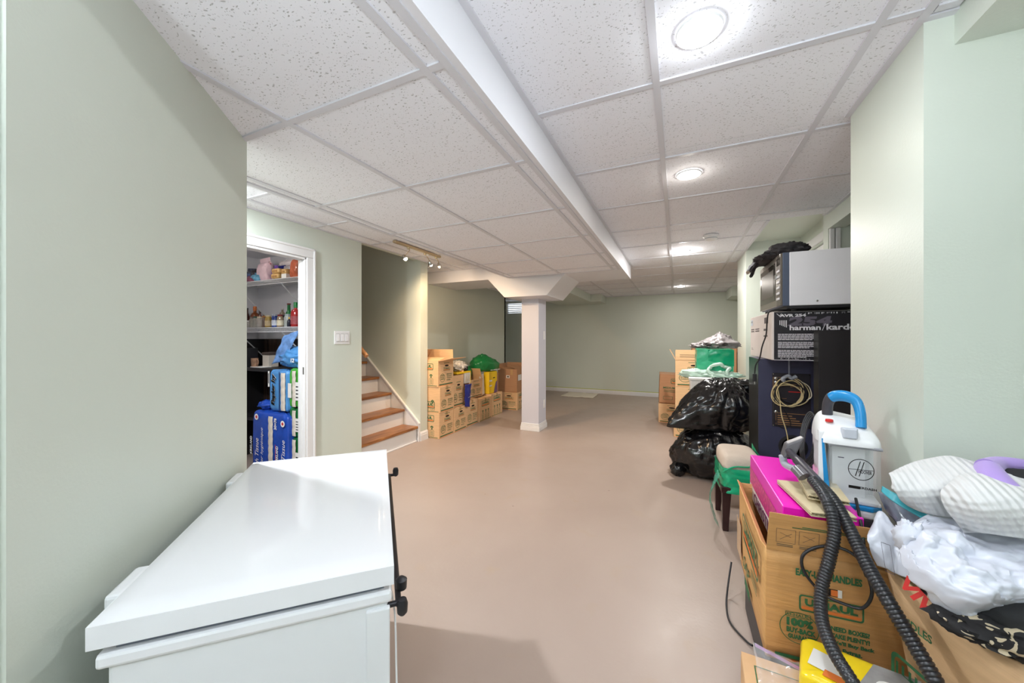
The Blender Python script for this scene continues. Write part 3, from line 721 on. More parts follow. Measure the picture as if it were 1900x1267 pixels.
def film(name, col, rough=.25, bump=.5, bscale=9, trans=0, alpha=1, stretch=(1, 1, .35), spec=.5):
    return mat(name, col, rough=rough, var=.05, vscale=5, bump=bump, bscale=bscale, trans=trans, alpha=alpha, stretch=stretch, spec=spec)
M_grbag = film('green_plastic_bag', S(26, 128, 66), rough=.3)
M_white_bag = film('white_print_bag', S(228, 224, 218), rough=.35)
M_navy = film('navy_bag', S(34, 42, 128), rough=.35)
M_yel = mat('yellow_paper_bag', S(240, 200, 30), rough=.5, var=.04, bump=.15, bscale=12)
M_blk = mat('black_cloth', S(30, 30, 32), rough=.8, var=.1, bump=.2, bscale=30)
# white/yellow print bag hanging over the carton
bg = thing('print_shopping_bag', 'white and yellow patterned bag draped over the carton edge', 'bag', (-2.70, 4.30, .60))
MB().box(-.01, .02, -.005, .155, .0, .155).build('panel', M_white_bag, bg, bevel=.008)
MB().box(-.21, .022, .148, .162, .0, .158).box(-.25, .024, -.20, .155, .146, .170).build('yellow_edge', M_yel, bg, bevel=.004)
p = Print()
for i in range(12): x = .012 + (i * .0113); p.line(x, .01 + .012 * (i % 3), x + .018, .06 + .075 * ((i * 7) % 5) / 4, .003, 0 if i % 2 else 1)
p.build('printed_marks', [M_igy, M_yel], bg, (.0205, .0, 0), (0, 1, 0), (0, 0, 1))
b2 = blob((-.11, .02, .235), (.13, .15, .08), 36, .22, 3, 3.1, flat=-.06, ridge=.15)
b2.build('gathered_top', mat('black_white_print_film', S(205, 200, 192), rough=.4, var=.75, vscale=22, bump=.4, bscale=12), bg, smooth=60)
blob((-.02, .06, .215), (.045, .055, .05), 20, .2, 3, 8, flat=-.04).build('dark_bundle', M_blk, bg, smooth=60)
bl = thing('navy_bag', 'navy blue plastic bag hanging below the patterned bag', 'bag', (-2.635, 4.29, .30))
def nb(u, v):
    w = .17 * (1 - .35 * (1 - v)); return (.03 * math.sin(PI * u) + .012 * fbm((u * 4, v * 4, 7)), -.06 + w * u + .05 * v * 0 , .30 * v - .02 * u * (1 - v))
MB().grid(nb, 16, 18).build('panel', M_navy, bl, smooth=70, solid=.004)
p = Print(); p.poly(ell(.07, .17, .008, .008, 10), 3); p.line(.02, .12, .12, .135, .004, 3); p.build('printed_marks', INK, bl, (.034, -.05, 0), (0, 1, 0), (0, 0, 1))
# green bag
gb = thing('green_plastic_bag', 'dark green knotted plastic bag on top of the box row', 'bag', (-2.86, 5.22, .70))
def gshape(p, d):
    if d.z > 0: p.y -= .10 * d.z * (1 + d.y); p.z *= (1 - .45 * max(0, d.y))
    return p
blob((0, 0, .10), (.20, .34, .17), 44, .10, 2.4, 5.2, flat=-.09, ridge=.12, rs=3.5, shape=gshape).build('bag', M_grbag, gb, smooth=60)
blob((.03, -.17, .25), (.03, .035, .035), 16, .3, 3, 2).build('knot', M_grbag, gb, smooth=60)
p = Print()
for i, (y0, y1) in enumerate(((.0, .05), (.06, .09), (.1, .2), (.21, .3))): p.rect(y0, y1, .0, .018 - .004 * (i % 2), 3)
p.build('printed_marks', INK, gb, (.168, -.20, .035), (.05, 1, 0), (.35, 0, 1), off=.035)
gb2 = blob((0, 0, .1), (.1, .14, .12), 28, .12, 2.4, 9.2, flat=-.1, ridge=.1).build('green_bag_bundle', M_grbag, loc=(-2.95, 4.74, .61), smooth=60)
tag(gb2, 'green bag bundle stuffed in the tilted open box', 'bag')
# support boxes under the green bag: white paper and the yellow paper bag
yb = thing('yellow_paper_bag', 'tall yellow printed paper bag standing on the box row', 'paper bag', (-2.735, 5.16, .357))
MB().box(-.05, .05, -.14, .14, 0, .345).build('body', M_yel, yb, bevel=.01)
p = Print(); p.rect(.01, .10, .19, .215, 3); p.rect(.01, .095, .115, .135, 3); p.rect(.13, .2, .235, .25, 2); p.poly([(.16, .0), (.28, .0), (.28, .19), (.23, .17), (.19, .09)], 4); p.build('printed_marks', [M_ig, M_io, M_ib, M_iw, mat('violet_print', S(110, 84, 120), var=.3, vscale=20)], yb, (.05, -.14, 0), (0, 1, 0), (0, 0, 1))
MB().box(-.055, -.045, -.1, .2, 0, .34).box(-.1, -.06, .15, .26, 0, .33).build('side_gusset', M_card2, yb)
pk = carton('narrow brown box leaning between the yellow bag and end stack', (-2.80, 5.40, .357), .12, .12, .30, .1, m=M_card2, group=GL)
pp = MB().box(-.012, .012, -.06, .06, 0, .32).build('white_folder', M_iw, loc=(-2.76, 4.945, .357), rot=(.12, 0, .1), bevel=.002)
tag(pp, 'white paper folder standing left of the yellow bag', 'folder')
# ---------------------------------------------------------------- boxes at the far right
GR = 'moving boxes stacked at the far right'
carton('bottom box of the right-hand stack behind the garbage bags', (.175, 5.10, 0), .40, .33, .315, -.16, prints={'f': pr_end(.40, .315), 'l': pr_side(.33, .315)}, group=GR)
carton('middle box printed SAVE! in the right-hand stack behind the garbage bags', (.17, 5.08, .316), .40, .32, .32, 0, prints={'f': pr_end(.40, .32, True)}, group=GR)
tb = carton('open-flapped top box of the right-hand stack, left of the green block', (.17, 5.08, .637), .40, .32, .325, .01, flaps={'f': 92, 'l': 118, 'r': 100, 'b': 95}, lens={'f': .125, 'l': .14, 'r': .1, 'b': .10}, prints={'f': pr_end(.40, .325)}, group=GR)
p = Print()
for i in range(3): p.rect(.05, .26 - .02 * i, .03 + .022 * i, .036 + .022 * i, 5)
p.build('printed_marks', INK, tb, (-.2, -.166, .332), (1, 0, 0), (0, 0, 1))
carton('low box under the leaning medium box at far right', (-.10, 5.93, 0), .33, .36, .275, .03, prints={'f': pr_end(.33, .275)}, group=GR)
carton('browner medium box, leaning left of the right-hand stack', (-.055, 5.98, .28), .42, .40, .42, 0, m=M_card2, rot=(0, .03, .06), prints={'f': pr_medium(.42, .42)}, group=GR)
carton('plain tall carton standing behind the right-hand stack', (.42, 5.50, 0), .5, .40, 1.10, 0, m=M_card2, group=GR)
carton('flat pale box lying on the tall carton', (.40, 5.44, 1.1015), .34, .2, .06, .05, m=M_cardin, group=GR)
carton('lower brown carton beside the far pillar', (.84, 5.42, 0), .30, .40, .80, 0, m=M_card, group=GR, tape=False)
carton('white box between brown cartons beside the far pillar', (.84, 5.40, .8015), .29, .38, .235, .02, m=M_iw, group=GR, tape=False)
carton('brown box topping the cartons beside the far pillar', (.835, 5.41, 1.038), .28, .36, .12, -.02, m=M_card2, group=GR, tape=False)

# white printed bin with the green wrapped block on it
wb = thing('white_bin', 'white bin with a blue printed side beneath the green wrapped block', 'bin', (.31, 4.17, 0))
MB().hexa([(-.17, -.17, 0), (.17, -.17, 0), (.17, .17, 0), (-.17, .17, 0)], [(-.2, -.2, .82), (.2, -.2, .82), (.2, .2, .82), (-.2, .2, .82)]).build('body', M_iw, wb, bevel=.01)
MB().box(-.212, .212, -.212, .212, .815, .84).build('rim', M_iw, wb, bevel=.006)
p = Print(); M_bp = mat('blue_print', S(120, 150, 200), var=.2, vscale=9)
p.poly([(.04, .56), (.2, .56), (.2, .75), (.04, .75)], 0); p.poly(ell(.1, .64, .04, .05, 14), 1, 1); p.build('printed_marks', [M_bp, M_iw], wb, (-.19, -.17, 0), (1, 0, 0), (0, -.0366, 1), off=.003)
M_gfilm = mat('sheer_green_film', S(70, 196, 150), rough=.16, var=.12, vscale=7, bump=.35, bscale=16, spec=.6)
M_gdeep = mat('deep_green_film', S(20, 168, 120), rough=.15, var=.1, vscale=8, bump=.4, bscale=14, spec=.6)
M_gpale = mat('pale_green_film', S(186, 214, 200), rough=.2, var=.15, vscale=12, bump=.6, bscale=20, spec=.6)
gw = thing('green_wrapped_block', 'block wrapped in shiny green plastic film, behind the garbage bags', 'wrapped block', (.335, 4.30, .842))
def wrapblk(u, v):
    a = 2 * PI * u; c, s_ = math.cos(a), math.sin(a); q = max(abs(c), abs(s_)); rr = .168 / (q ** .85) * (1 + .05 * fbm((c * 3, s_ * 3, v * 4)))
    return (c * rr, s_ * rr, .275 * v)
MB().grid(wrapblk, 64, 18).box(-.16, .16, -.16, .16, .262, .272).build('block', M_gfilm, gw, smooth=60)
MB().grid(lambda u, v: (-.06 + .225 * u, -.172 - .006 * fbm((u * 4, v * 4, 3)), .16 + .11 * v - .05 * u * (1 - v)), 14, 8).build('film_panel', M_gdeep, gw, smooth=60)
pts = [(.03 + .085 * math.cos(a) + .012 * math.sin(5 * a), -.205 + .02 * math.sin(a * 3), .075 + .05 * math.sin(a) + .008 * math.cos(4 * a)) for a in [2 * PI * i / 22 for i in range(22)]]
MB().tube(spline(pts, 4, True), [.016 * (1 + .3 * fbm((i * .21, 0, 2), 3)) for i in range(88)], 10, closed=True).build('rolled_film_edge', M_gpale, gw, smooth=60)
blob((.03, -.185, .02), (.20, .06, .04), 60, .3, 3.5, 8.1, flat=-.018, ridge=.35, rs=7).build('crumpled_film', M_gpale, gw, smooth=60)
blob((-.18, -.19, .03), (.14, .05, .045), 28, .25, 3, 4.4, ridge=.3).build('loose_film', M_gpale, gw, smooth=60)
M_gry = film('grey_carrier_bag', S(136, 130, 131), rough=.4, bump=.6, bscale=10)
gg = thing('grey_carrier_bag', 'crumpled grey carrier bag with handle holes atop the green block', 'bag', (.35, 4.28, 1.119))
def gys(p, d):
    if d.z > .3: k = (d.z - .3); p.x *= 1 - .75 * k; p.y *= 1 - .75 * k; p.z *= 1 + .9 * k * k
    return p
blob((.04, 0, .05), (.17, .13, .085), 56, .22, 2.6, 6.6, flat=-.045, ridge=.28, rs=4.5, shape=gys).build('bag', M_gry, gg, smooth=60)
blob((-.12, -.03, .03), (.12, .09, .035), 36, .3, 3, 2.6, flat=-.026, ridge=.3).build('handle_flap', M_gry, gg, smooth=60)
for x, y, z in ((-.07, -.11, .045), (.07, -.135, .05)):
    MB().lathe([(.001, -.004), (.02, -.003), (.02, .003), (.001, .004)], 14, M=Matrix.Translation((x, y, z)) @ Matrix.Rotation(1.1, 4, 'X') @ Matrix.Diagonal((1.5, .8, 1, 1))).build('handle_hole', M_ib, gg)

# ---------------------------------------------------------------- black garbage bags
M_gar = mat('black_garbage_film', S(14, 14, 17), rough=.22, var=.1, vscale=4, bump=.55, bscale=5, stretch=(1.6, 1.6, .5), spec=.6)
def creased(p, d, seed, k):
    # long sharp creases running from the tied neck
    a = math.atan2(d.y, d.x); f = abs(mnoise.noise(Vector((math.cos(a) * 3.2, math.sin(a) * 3.2, d.z * 1.3 + seed))))
    g = abs(mnoise.noise(Vector((d.x * 4 + seed, d.y * 4, d.z * 7))))
    return p * (1 - k * .6 * (.5 - min(.5, f * 1.6)) - k * .5 * (.4 - min(.4, g * 1.5)))
bl1 = thing('garbage_bag', 'black garbage bag on the floor beneath another, spreading left', 'garbage bag', (.30, 3.68, 0))
def s1(p, d):
    p = creased(p, d, 1.3, .16)
    p.x -= .10 * max(0, -d.x) * max(0, .25 - d.z)
    return p
blob((0, 0, .225), (.33, .28, .25), 130, .07, 1.6, 2.2, flat=-.205, ridge=.015, rs=5, shape=s1).build('bag', M_gar, bl1, smooth=75)
blob((-.30, -.10, .055), (.065, .07, .062), 36, .2, 2.5, 3.3, flat=-.05, ridge=.2).build('bag_corner', M_gar, bl1, smooth=75)
bl2 = thing('garbage_bag', 'upper black garbage bag slumped on the lower one, its corner drooping', 'garbage bag', (.36, 3.68, .40))
def s2(p, d):
    p = creased(p, d, 7.7, .18)
    if d.z > .2: k = d.z - .2; p.x *= 1 - .22 * k; p.y *= 1 - .22 * k
    w = max(0, d.dot(Vector((-.80, -.42, -.42)).normalized())) ** 7
    return p + Vector((-.20, -.06, -.10)) * w
blob((0, 0, .235), (.315, .27, .26), 130, .07, 1.6, 6.1, flat=-.19, ridge=.02, rs=4, shape=s2).build('bag', M_gar, bl2, smooth=75)
blob((.16, -.02, .42), (.18, .10, .05), 40, .25, 3, 5.5, ridge=.3).build('gathered_top', M_gar, bl2, smooth=75)

# ---------------------------------------------------------------- stool with a beige cushion in green film
so = thing('footstool', 'dark-legged stool with a beige cushion partly in green film', 'stool', (.362, 2.83, 0), .05)
M_mah = mat('dark_mahogany', S(52, 28, 28), rough=.3, var=.1, vscale=8)
M_bei = mat('beige_upholstery', S(206, 192, 178), rough=.85, var=.04, bump=.2, bscale=90)
for sx in (-1, 1):
    for sy in (-1, 1):
        MB().hexa([(sx * .095 - .016, sy * .15 - .016, 0), (sx * .095 + .016, sy * .15 - .016, 0), (sx * .095 + .016, sy * .15 + .016, 0), (sx * .095 - .016, sy * .15 + .016, 0)],
                  [(sx * .088 - .026, sy * .145 - .026, .27), (sx * .088 + .026, sy * .145 - .026, .27), (sx * .088 + .026, sy * .145 + .026, .27), (sx * .088 - .026, sy * .145 + .026, .27)]).build('leg', M_mah, so, bevel=.003)
MB().box(-.12, .12, -.18, .18, .245, .285).build('seat_rail', M_mah, so, bevel=.004)
def supell(c, r, e=.35, nu=48, nv=24, amp=0, seed=0):
    sg = lambda w, m: math.copysign(abs(w) ** m, w)
    def fn(u, v):
        a, t_ = 2 * PI * u, PI * (v - .5)
        k = 1 + amp * fbm((math.cos(a) * 2 + seed, math.sin(a) * 2, v * 3), 4)
        return (c[0] + r[0] * sg(math.cos(t_), e) * sg(math.cos(a), e) * k, c[1] + r[1] * sg(math.cos(t_), e) * sg(math.sin(a), e) * k, c[2] + r[2] * sg(math.sin(t_), e) * k)
    return MB().grid(fn, nu, nv)
supell((0, 0, .382), (.112, .175, .105), .38).build('cushion', M_bei, so, smooth=60)
# green film: covers the lower half and the right side of the cushion
def gf(u, v):
    a = -PI * 1.12 + 2.1 * PI * u * .62
    e = .38; sg = lambda w, m: math.copysign(abs(w) ** m, w)
    z = -.13 + .165 * v + (.10 * max(0, u - .62) / .38) * v
    k = 1.05 + .045 * fbm((u * 9, v * 6, 2), 4)
    return (.114 * sg(math.cos(a), e) * k, .178 * sg(math.sin(a), e) * k, .372 + z * .95)
MB().grid(gf, 70, 20).build('green_film', M_gdeep, so, smooth=70)
MB().tube(spline([(-.11, -.175, .38), (-.05, -.185, .42), (.03, -.185, .43), (.08, -.18, .46), (.11, -.178, .48)], 6), .005, 6).build('film_edge', M_gdeep, so, smooth=60)
b = MB().grid(lambda u, v: (-.13 - .055 * math.sin(PI * v) * (1 - .3 * u) + .012 * fbm((u * 5, v * 5, 1)), -.19 + .10 * u, .02 + .34 * v), 10, 20)
b.build('hanging_film', mat('sheer_teal_film', S(90, 190, 165), rough=.15, var=.1, bump=.4, bscale=14, alpha=.45), so, smooth=70)
# ---------------------------------------------------------------- tower: speaker, receiver box, microwave, black board
M_spk = mat('navy_speaker_paint', S(54, 56, 82), rough=.5, var=.05, bump=.05, bscale=200)
M_spks = mat('black_ash_veneer', S(38, 38, 36), rough=.35, var=.15, vscale=5, stretch=(20, 20, 1))
M_gold = mat('gold_print', S(170, 125, 80), rough=.6, var=.1)
M_red = mat('red_plastic', S(210, 40, 36), rough=.4, var=0)
spx = thing('speaker_cabinet', 'tall dark blue speaker cabinet with a rear amplifier panel facing out', 'speaker', (.6665, 3.155, 0))
MB().box(-.1625, .1625, -.175, .175, 0, 1.084).build('cabinet', M_spk, spx, bevel=.003)
MB().box(-.1645, -.1622, -.174, .176, 0, 1.083).build('side_panel', M_spks, spx)
pl = MB().box(-.085, .125, -.180, -.175, .63, .99).build('amplifier_panel', mat('panel_black', S(36, 32, 40), rough=.45, var=.04), spx, bevel=.002)
p = Print()
for a in ((.02, .19, .015, .018), (.02, .19, .09, .093), (.02, .022, .015, .093), (.188, .19, .015, .093), (.005, .08, .19, .192), (.005, .08, .33, .332), (.005, .007, .19, .332)): p.rect(a[0], a[1], a[2] + .0, a[3], 0)
for i in range(4): p.rect(.03 + .0 * i, .17 - .02 * i, .028 + .015 * i, .033 + .015 * i, 0)
p.rect(.09, .18, .285, .289, 0); p.rect(.10, .17, .27, .274, 0); p.rect(.09, .16, .235, .24, 1); p.rect(.03, .06, .14, .144, 0); p.rect(.09, .13, .14, .144, 0)
p.build('printed_marks', [M_gold, M_red], pl, (-.085, -.180, .63), (1, 0, 0), (0, 0, 1))
for z in (.955, .93, .875, .73):
    MB().lathe([(.010, 0), (.010, .008), (.004, .012)], 14, M=Matrix.Translation((-.065, -.180, z)) @ Matrix.Rotation(PI / 2, 4, 'X')).build('knob', M_chrome, pl, smooth=40)
for x in (-.078, .118):
    for z in (.637, .983): MB().lathe([(.003, 0), (.003, .0015)], 8, M=Matrix.Translation((x, -.18, z)) @ Matrix.Rotation(PI / 2, 4, 'X')).build('screw', M_chrome, pl)
MB().lathe([(.062, 0), (.078, .0), (.08, .004), (.062, .006)], 36, M=Matrix.Translation((.03, -.175, .50)) @ Matrix.Rotation(PI / 2, 4, 'X'), loop=True).build('port_ring', M_dark, spx, smooth=40)
MB().lathe([(.001, 0), (.062, .0)], 36, M=Matrix.Translation((.03, -.1756, .50)) @ Matrix.Rotation(PI / 2, 4, 'X')).build('port_cover', M_ib, spx)
MB().box(.0, .035, -.182, -.176, .50, .55).build('terminal_cup', mat('brass_terminal', S(190, 160, 80), rough=.3, metal=.7, var=0), spx, bevel=.002)
# coiled cables hung on the cabinet
cw = thing('cable_coil', 'coil of beige and black speaker wire hung on the cabinet panel', 'cable', (.665, 2.966, .86))
M_wb = mat('beige_wire', S(205, 186, 140), rough=.5, var=.04)
M_wk = mat('black_wire', S(28, 28, 34), rough=.45, var=.04)
rc = random.Random(4)
for k in range(9):
    rx_, rz_ = .085 + rc.uniform(-.02, .018), .085 + rc.uniform(-.02, .015); cx_, cz_ = rc.uniform(-.015, .02), rc.uniform(-.015, .012); tl = rc.uniform(-.15, .15)
    pts = []
    for i in range(14):
        a = 2 * PI * i / 14 + tl; w = 1 + .05 * math.sin(3 * a + k)
        pts.append((cx_ + rx_ * math.cos(a) * w, -.006 - .003 * (k % 3) - .004 * math.sin(a + k), cz_ + rz_ * math.sin(a) * w))
    MB().tube(spline(pts, 4, True), .0038, 6, closed=True).build('wire', M_wk if k in (1, 4, 6, 8) else M_wb, cw, smooth=60)
MB().tube(spline([(-.02, -.01, .08), (-.03, -.014, .095), (.0, -.012, .115), (.02, -.012, .10), (.045, -.012, .115)], 5), [.012] * 21, 8).build('tie_wrap', mat('clear_tie', S(150, 155, 165), rough=.2, var=.3, vscale=40), cw, smooth=60)
MB().tube([(.008, -.002, .10), (.008, -.002, .22)], .005, 6).build('hanging_strap', mat('grey_strap', S(120, 125, 140), rough=.4, var=.2), cw)
MB().tube(spline([(-.06, -.01, .05), (-.045, -.012, -.05), (-.035, -.012, -.15), (-.01, -.014, -.25), (.0, -.014, -.32)], 6), .0036, 6).build('wire', M_wb, cw, smooth=60)
MB().tube(spline([(-.07, -.01, -.02), (-.08, -.012, -.12), (-.06, -.012, -.21), (-.02, -.012, -.235), (.015, -.012, -.20), (-.02, -.012, -.11), (-.05, -.01, -.04)], 6), .0028, 6).build('wire', M_wk, cw, smooth=60)
MB().tube(spline([(.07, -.01, .08), (.11, -.012, .05), (.125, -.012, -.01), (.10, -.012, -.04)], 6), .003, 6).build('wire', mat('white_wire', S(220, 210, 190), var=0), cw, smooth=60)

# receiver carton
ax = thing('receiver_carton', 'black and white audio receiver carton under the microwave', 'box', (.7725, 3.1665, 1.0855))
aw, ad, ah = .455, .739, .307
M_kb = mat('black_printed_card', S(34, 32, 40), rough=.4, var=.08, vscale=30)
M_kw = mat('white_printed_card', S(226, 216, 212), rough=.5, var=.04)
MB().box(-aw / 2, aw / 2, -ad / 2 + .002, ad / 2, 0, ah).build('body', M_kw, ax, bevel=.004)
MB().box(-aw / 2 + .012, aw / 2, -ad / 2, -ad / 2 + .004, .003, ah - .002).build('front_panel', M_kb, ax, bevel=.001)
M_lg = mat('lilac_grey_ink', S(96, 90, 104), rough=.5, var=.05); M_wi = mat('white_ink', S(228, 226, 232), rough=.5, var=.03)
p = Print()
p.text('254', .07, ah - .092, .22, .058, 1, bold=.06, lay=0, shear=.1)
p.text('AVR 254', .028, ah - .034, .135, .018, 0, bold=.05, lay=2)
p.build('model_lettering', [M_wi, M_lg, M_kb], ax, (-aw / 2 + .012, -ad / 2, 0), (1, 0, 0), (0, 0, 1)); p = Print()
p.text('harman', .08, ah - .118, .155, .032, 0, bold=.03, lay=2); p.line(.242, ah - .122, .257, ah - .078, .003, 0, 2); p.text('kardon', .262, ah - .118, .17, .036, 0, bold=.03, lay=2)
p.build('brand_lettering', [M_wi, M_lg, M_kb], ax, (-aw / 2 + .012, -ad / 2, 0), (1, 0, 0), (0, 0, 1)); p = Print()
rr = random.Random(3); y = ah - .145
for para in (5, 5, 6):
    for i in range(para):
        x = .02; xe = .215 - (rr.random() * .06 if i == para - 1 else rr.random() * .015)
        while x < xe:
            w = rr.uniform(.008, .024); p.rect(x, min(x + w, xe), y, y + .0042, 0); x += w + .0022
        y -= .0085
    y -= .008
p.build('paragraph_print', [M_wi, M_lg, M_kb], ax, (-aw / 2 + .012, -ad / 2, 0), (1, 0, 0), (0, 0, 1)); p = Print()
for i in range(5): p.rect(.028 + i * .0085, .032 + i * .0085, ah - .10 + .004 * (4 - i), ah - .055, 0, 1)
p.poly([(.012, ah - .012), (.04, ah - .012), (.028, ah - .03)], 0)
p.poly([(.015, ah - .0115), (.037, ah - .0115), (.028, ah - .025)], 2, 1)
for i in range(40):
    if rr.random() < .6: p.rect(.16 + i * .0065, .16 + i * .0065 + rr.uniform(.001, .006), ah - .014 - rr.random() * .006, ah - .009, 0)
    if rr.random() < .55: p.rect(.03 + i * .0045, .03 + i * .0045 + rr.uniform(.001, .004), .008, .008 + rr.random() * .007, 0)
p.rect(0, .21, .0, .0035, 0)
p.build('printed_marks', [M_wi, M_lg, M_kb], ax, (-aw / 2 + .012, -ad / 2, 0), (1, 0, 0), (0, 0, 1))
p = Print()
p.rect(.02, .1, .24, .285, 1); p.text('US', .03, .262, .06, .014, 0)
for x0, x1, y0, y1 in ((.03, .16, .205, .212), (.03, .16, .19, .197), (.2, .35, .205, .212), (.2, .35, .19, .197), (.5, .62, .19, .205), (.5, .62, .15, .16), (.52, .64, .24, .28), (.04, .1, .06, .063), (.04, .12, .05, .053)): p.rect(x0, x1, y0, y1, 0)
p.build('printed_marks', [mat('dark_ink', S(90, 80, 80), var=.1), mat('pale_blue_label', S(205, 215, 226), var=.02)], ax, (-aw / 2, ad / 2, 0), (0, -1, 0), (0, 0, 1))

# microwave
mw = thing('microwave_oven', 'silver microwave oven with its glass door facing the room', 'microwave', (.594, 2.76, 1.396))
M_sil = mat('silver_grey_steel', S(234, 235, 242), rough=.4, metal=.0, var=.02)
M_blu = mat('slate_blue_frame', S(88, 98, 120), rough=.35, metal=.3, var=.02)
M_glass = mat('smoked_glass', S(60, 56, 50), rough=.12, var=.05, coat=.4, spec=.6)
M_ss = mat('brushed_stainless', S(190, 184, 176), rough=.28, metal=.9, var=.05, stretch=(1, 1, 30))
mh, ml, mdp = .332, .61, .41
MB().box(.034, mdp, 0, ml, .03, .03 + mh).build('case', M_sil, mw, bevel=.004)
MB().box(.0, .036, .002, ml - .002, .03, .03 + mh).build('front_frame', M_blu, mw, bevel=.003)
dr2 = MB().box(-.012, .0, .10, ml, .035, .026 + mh).build('door', M_ss, mw, bevel=.003)
MB().box(-.0145, -.012, .13, ml - .03, .075, mh - .01).build('glass', M_glass, dr2, bevel=.001)
MB().box(-.0155, -.0145, .17, ml - .075, .11, mh - .045).build('window_screen', mat('dark_mesh', S(84, 78, 70), rough=.3, var=.1, vscale=200), dr2)
cp = MB().box(-.012, .0, .003, .096, .035, .026 + mh).build('control_panel', mat('grey_panel', S(120, 112, 104), rough=.3, metal=.4, var=.03), mw, bevel=.002)
for i in range(6): MB().box(-.0165, -.012, .015, .085, .07 + i * .035, .085 + i * .035).build('button', M_sil, cp, bevel=.002)
MB().box(-.015, -.012, .012, .088, .29, .335).build('display', M_glass, cp)
MB().box(-.03, -.018, .05, .058, .2, .235).build('latch_knob', M_chrome, cp, bevel=.003)
MB().lathe([(.006, 0), (.006, .003), (.002, .005)], 12, M=Matrix.Translation((.17, 0, .055)) @ Matrix.Rotation(PI / 2, 4, 'X')).build('screw', M_chrome, mw, smooth=40)
MB().box(.02, mdp, .004, ml, .012, .031).build('base', M_dark, mw, bevel=.003)
for x in (.07, .36):
    for y in (.06, .54): MB().lathe([(.012, 0), (.014, .013)], 12, (x, y, 0)).build('foot', M_dark, mw)
# power cord over the carton edge, ending in a plug
pc = thing('power_cord', 'black microwave power cord with plug hanging over the white carton side', 'power cord', (.54, 2.80, 1.40))
MB().tube(spline([(.10, .06, .004), (.04, .04, .006), (-.002, .03, -.004), (-.009, .05, -.05), (-.006, .085, -.11), (-.008, .10, -.16), (-.022, .135, -.23), (-.03, .17, -.31), (-.05, .19, -.36), (-.055, .195, -.42)], 6), .0042, 8).build('cord', M_dark, pc, smooth=60)
MB().box(-.068, -.044, .183, .207, -.475, -.42).build('plug', M_dark, pc, bevel=.004)
for y in (.189, .199): MB().box(-.058, -.054, y, y + .002, -.495, -.475).build('prong', M_chrome, pc)
# dark garment crumpled on top
gm = thing('dark_garment', 'crumpled black jacket draped over the microwave top', 'jacket', (.60, 2.80, 1.759))
M_gar2 = mat('black_garment', S(50, 48, 52), rough=.75, var=.2, vscale=10, bump=.5, bscale=14)
M_gar3 = mat('grey_white_trim', S(200, 204, 210), rough=.6, var=.05); M_gar4 = mat('beige_lining', S(176, 160, 144), rough=.8, var=.1)
def js(p, d):
    p.z += .03 * (p.x + .1) * 0; return p
blob((.06, .17, .045), (.115, .16, .055), 60, .18, 2.4, 4.1, flat=-.043, ridge=.18, rs=5).build('body', M_gar2, gm, smooth=60)
blob((.02, .30, .03), (.12, .22, .04), 50, .25, 2.6, 1.7, flat=-.028, ridge=.25).build('sleeve', M_gar2, gm, smooth=60)
def droop(x0, y0, w, ln, m, seed, nm):
    MB().grid(lambda u, v: (x0 - .02 - .075 * v ** .7 - .01 * math.sin(u * 5 + seed), y0 + w * (u - .5) * (1 - .5 * v) + .02 * v, .035 - ln * v ** 1.6 + .014 * fbm((u * 3, v * 3, seed))), 12, 14).build(nm, m, gm, smooth=70, solid=.008)
droop(0.0, .46, .16, .10, M_gar2, 1.0, 'cuff'); droop(-.01, .36, .12, .075, M_gar2, 2.3, 'cuff'); droop(-.008, .53, .07, .06, M_gar4, 4.4, 'lining'); droop(-.022, .40, .05, .06, M_gar3, 6.0, 'reflective_strip')
# black board standing in front at the right
bb = thing('black_panel_board', 'plain black cabinet panel standing beside the pale wall pier', 'panel', (.88, 2.735, 0))
MB().box(-.126, .126, -.04, .04, 0, 1.27).build('panel', mat('satin_black_board', S(34, 31, 36), rough=.45, var=.08, vscale=4), bb, bevel=.003)
MB().box(-.128, -.126, -.041, .041, 0, 1.271).build('edge_band', M_spks, bb)
# ---------------------------------------------------------------- foreground right
cY, sY = math.cos(YAW), math.sin(YAW)
def P3(u, v, d):                       # a point of the scene measured at depth d
    r = (u - 950) / FPX * d
    return Vector((cY * r - sY * d, sY * r + cY * d, EYE - (v - 628.8) / FPX * d))

# low dark step that carries the open moving box
dk = thing('dark_low_crate', 'low dark grey crate under the big open moving box', 'crate', (.46, 1.67, 0))
MB().box(-.185, .16, -.27, .26, 0, .20).build('body', mat('charcoal_plastic', S(58, 56, 58), rough=.5, var=.05), dk, bevel=.012)
MB().box(-.195, .165, -.28, .27, .19, .225).build('rim', mat('charcoal_rim', S(66, 64, 66), rough=.45, var=.04), dk, bevel=.006)

# big open moving box
ub = thing('moving_box', 'large open moving box with raised front flap under the carpet cleaner', 'box', (0, 0, 0))
z0, z1 = .228, .565
a0, a1 = Vector((.252, 1.368, 0)), Vector((.258, 1.94, 0)); b0, b1 = Vector((.625, 1.395, 0)), Vector((.632, 1.94, 0))
up0, up1 = Vector((0, 0, z0)), Vector((0, 0, z1))
def panel(p, q, t, name, m, za=z0, zb=z1, bulge=0, dvec=None):
    n = (q - p).cross(Vector((0, 0, 1))).normalized()
    def fn(u, v):
        x = p.lerp(q, u) + n * bulge * math.sin(PI * u) * math.sin(PI * min(1, v * 1.02)); return (x.x, x.y, za + (zb - za) * v)
    return MB().grid(fn, 10, 8).build(name, m, ub, solid=t, smooth=60)
M_big = mat('kraft_cardboard_near', S(198, 148, 92), rough=.6, var=.08, vscale=7, bump=.15, bscale=12, stretch=(1, 1, 14), spec=.35)
M_big2 = mat('kraft_cardboard_side', S(214, 164, 104), rough=.6, var=.06, vscale=7, bump=.12, bscale=12, stretch=(1, 1, 14), spec=.35)
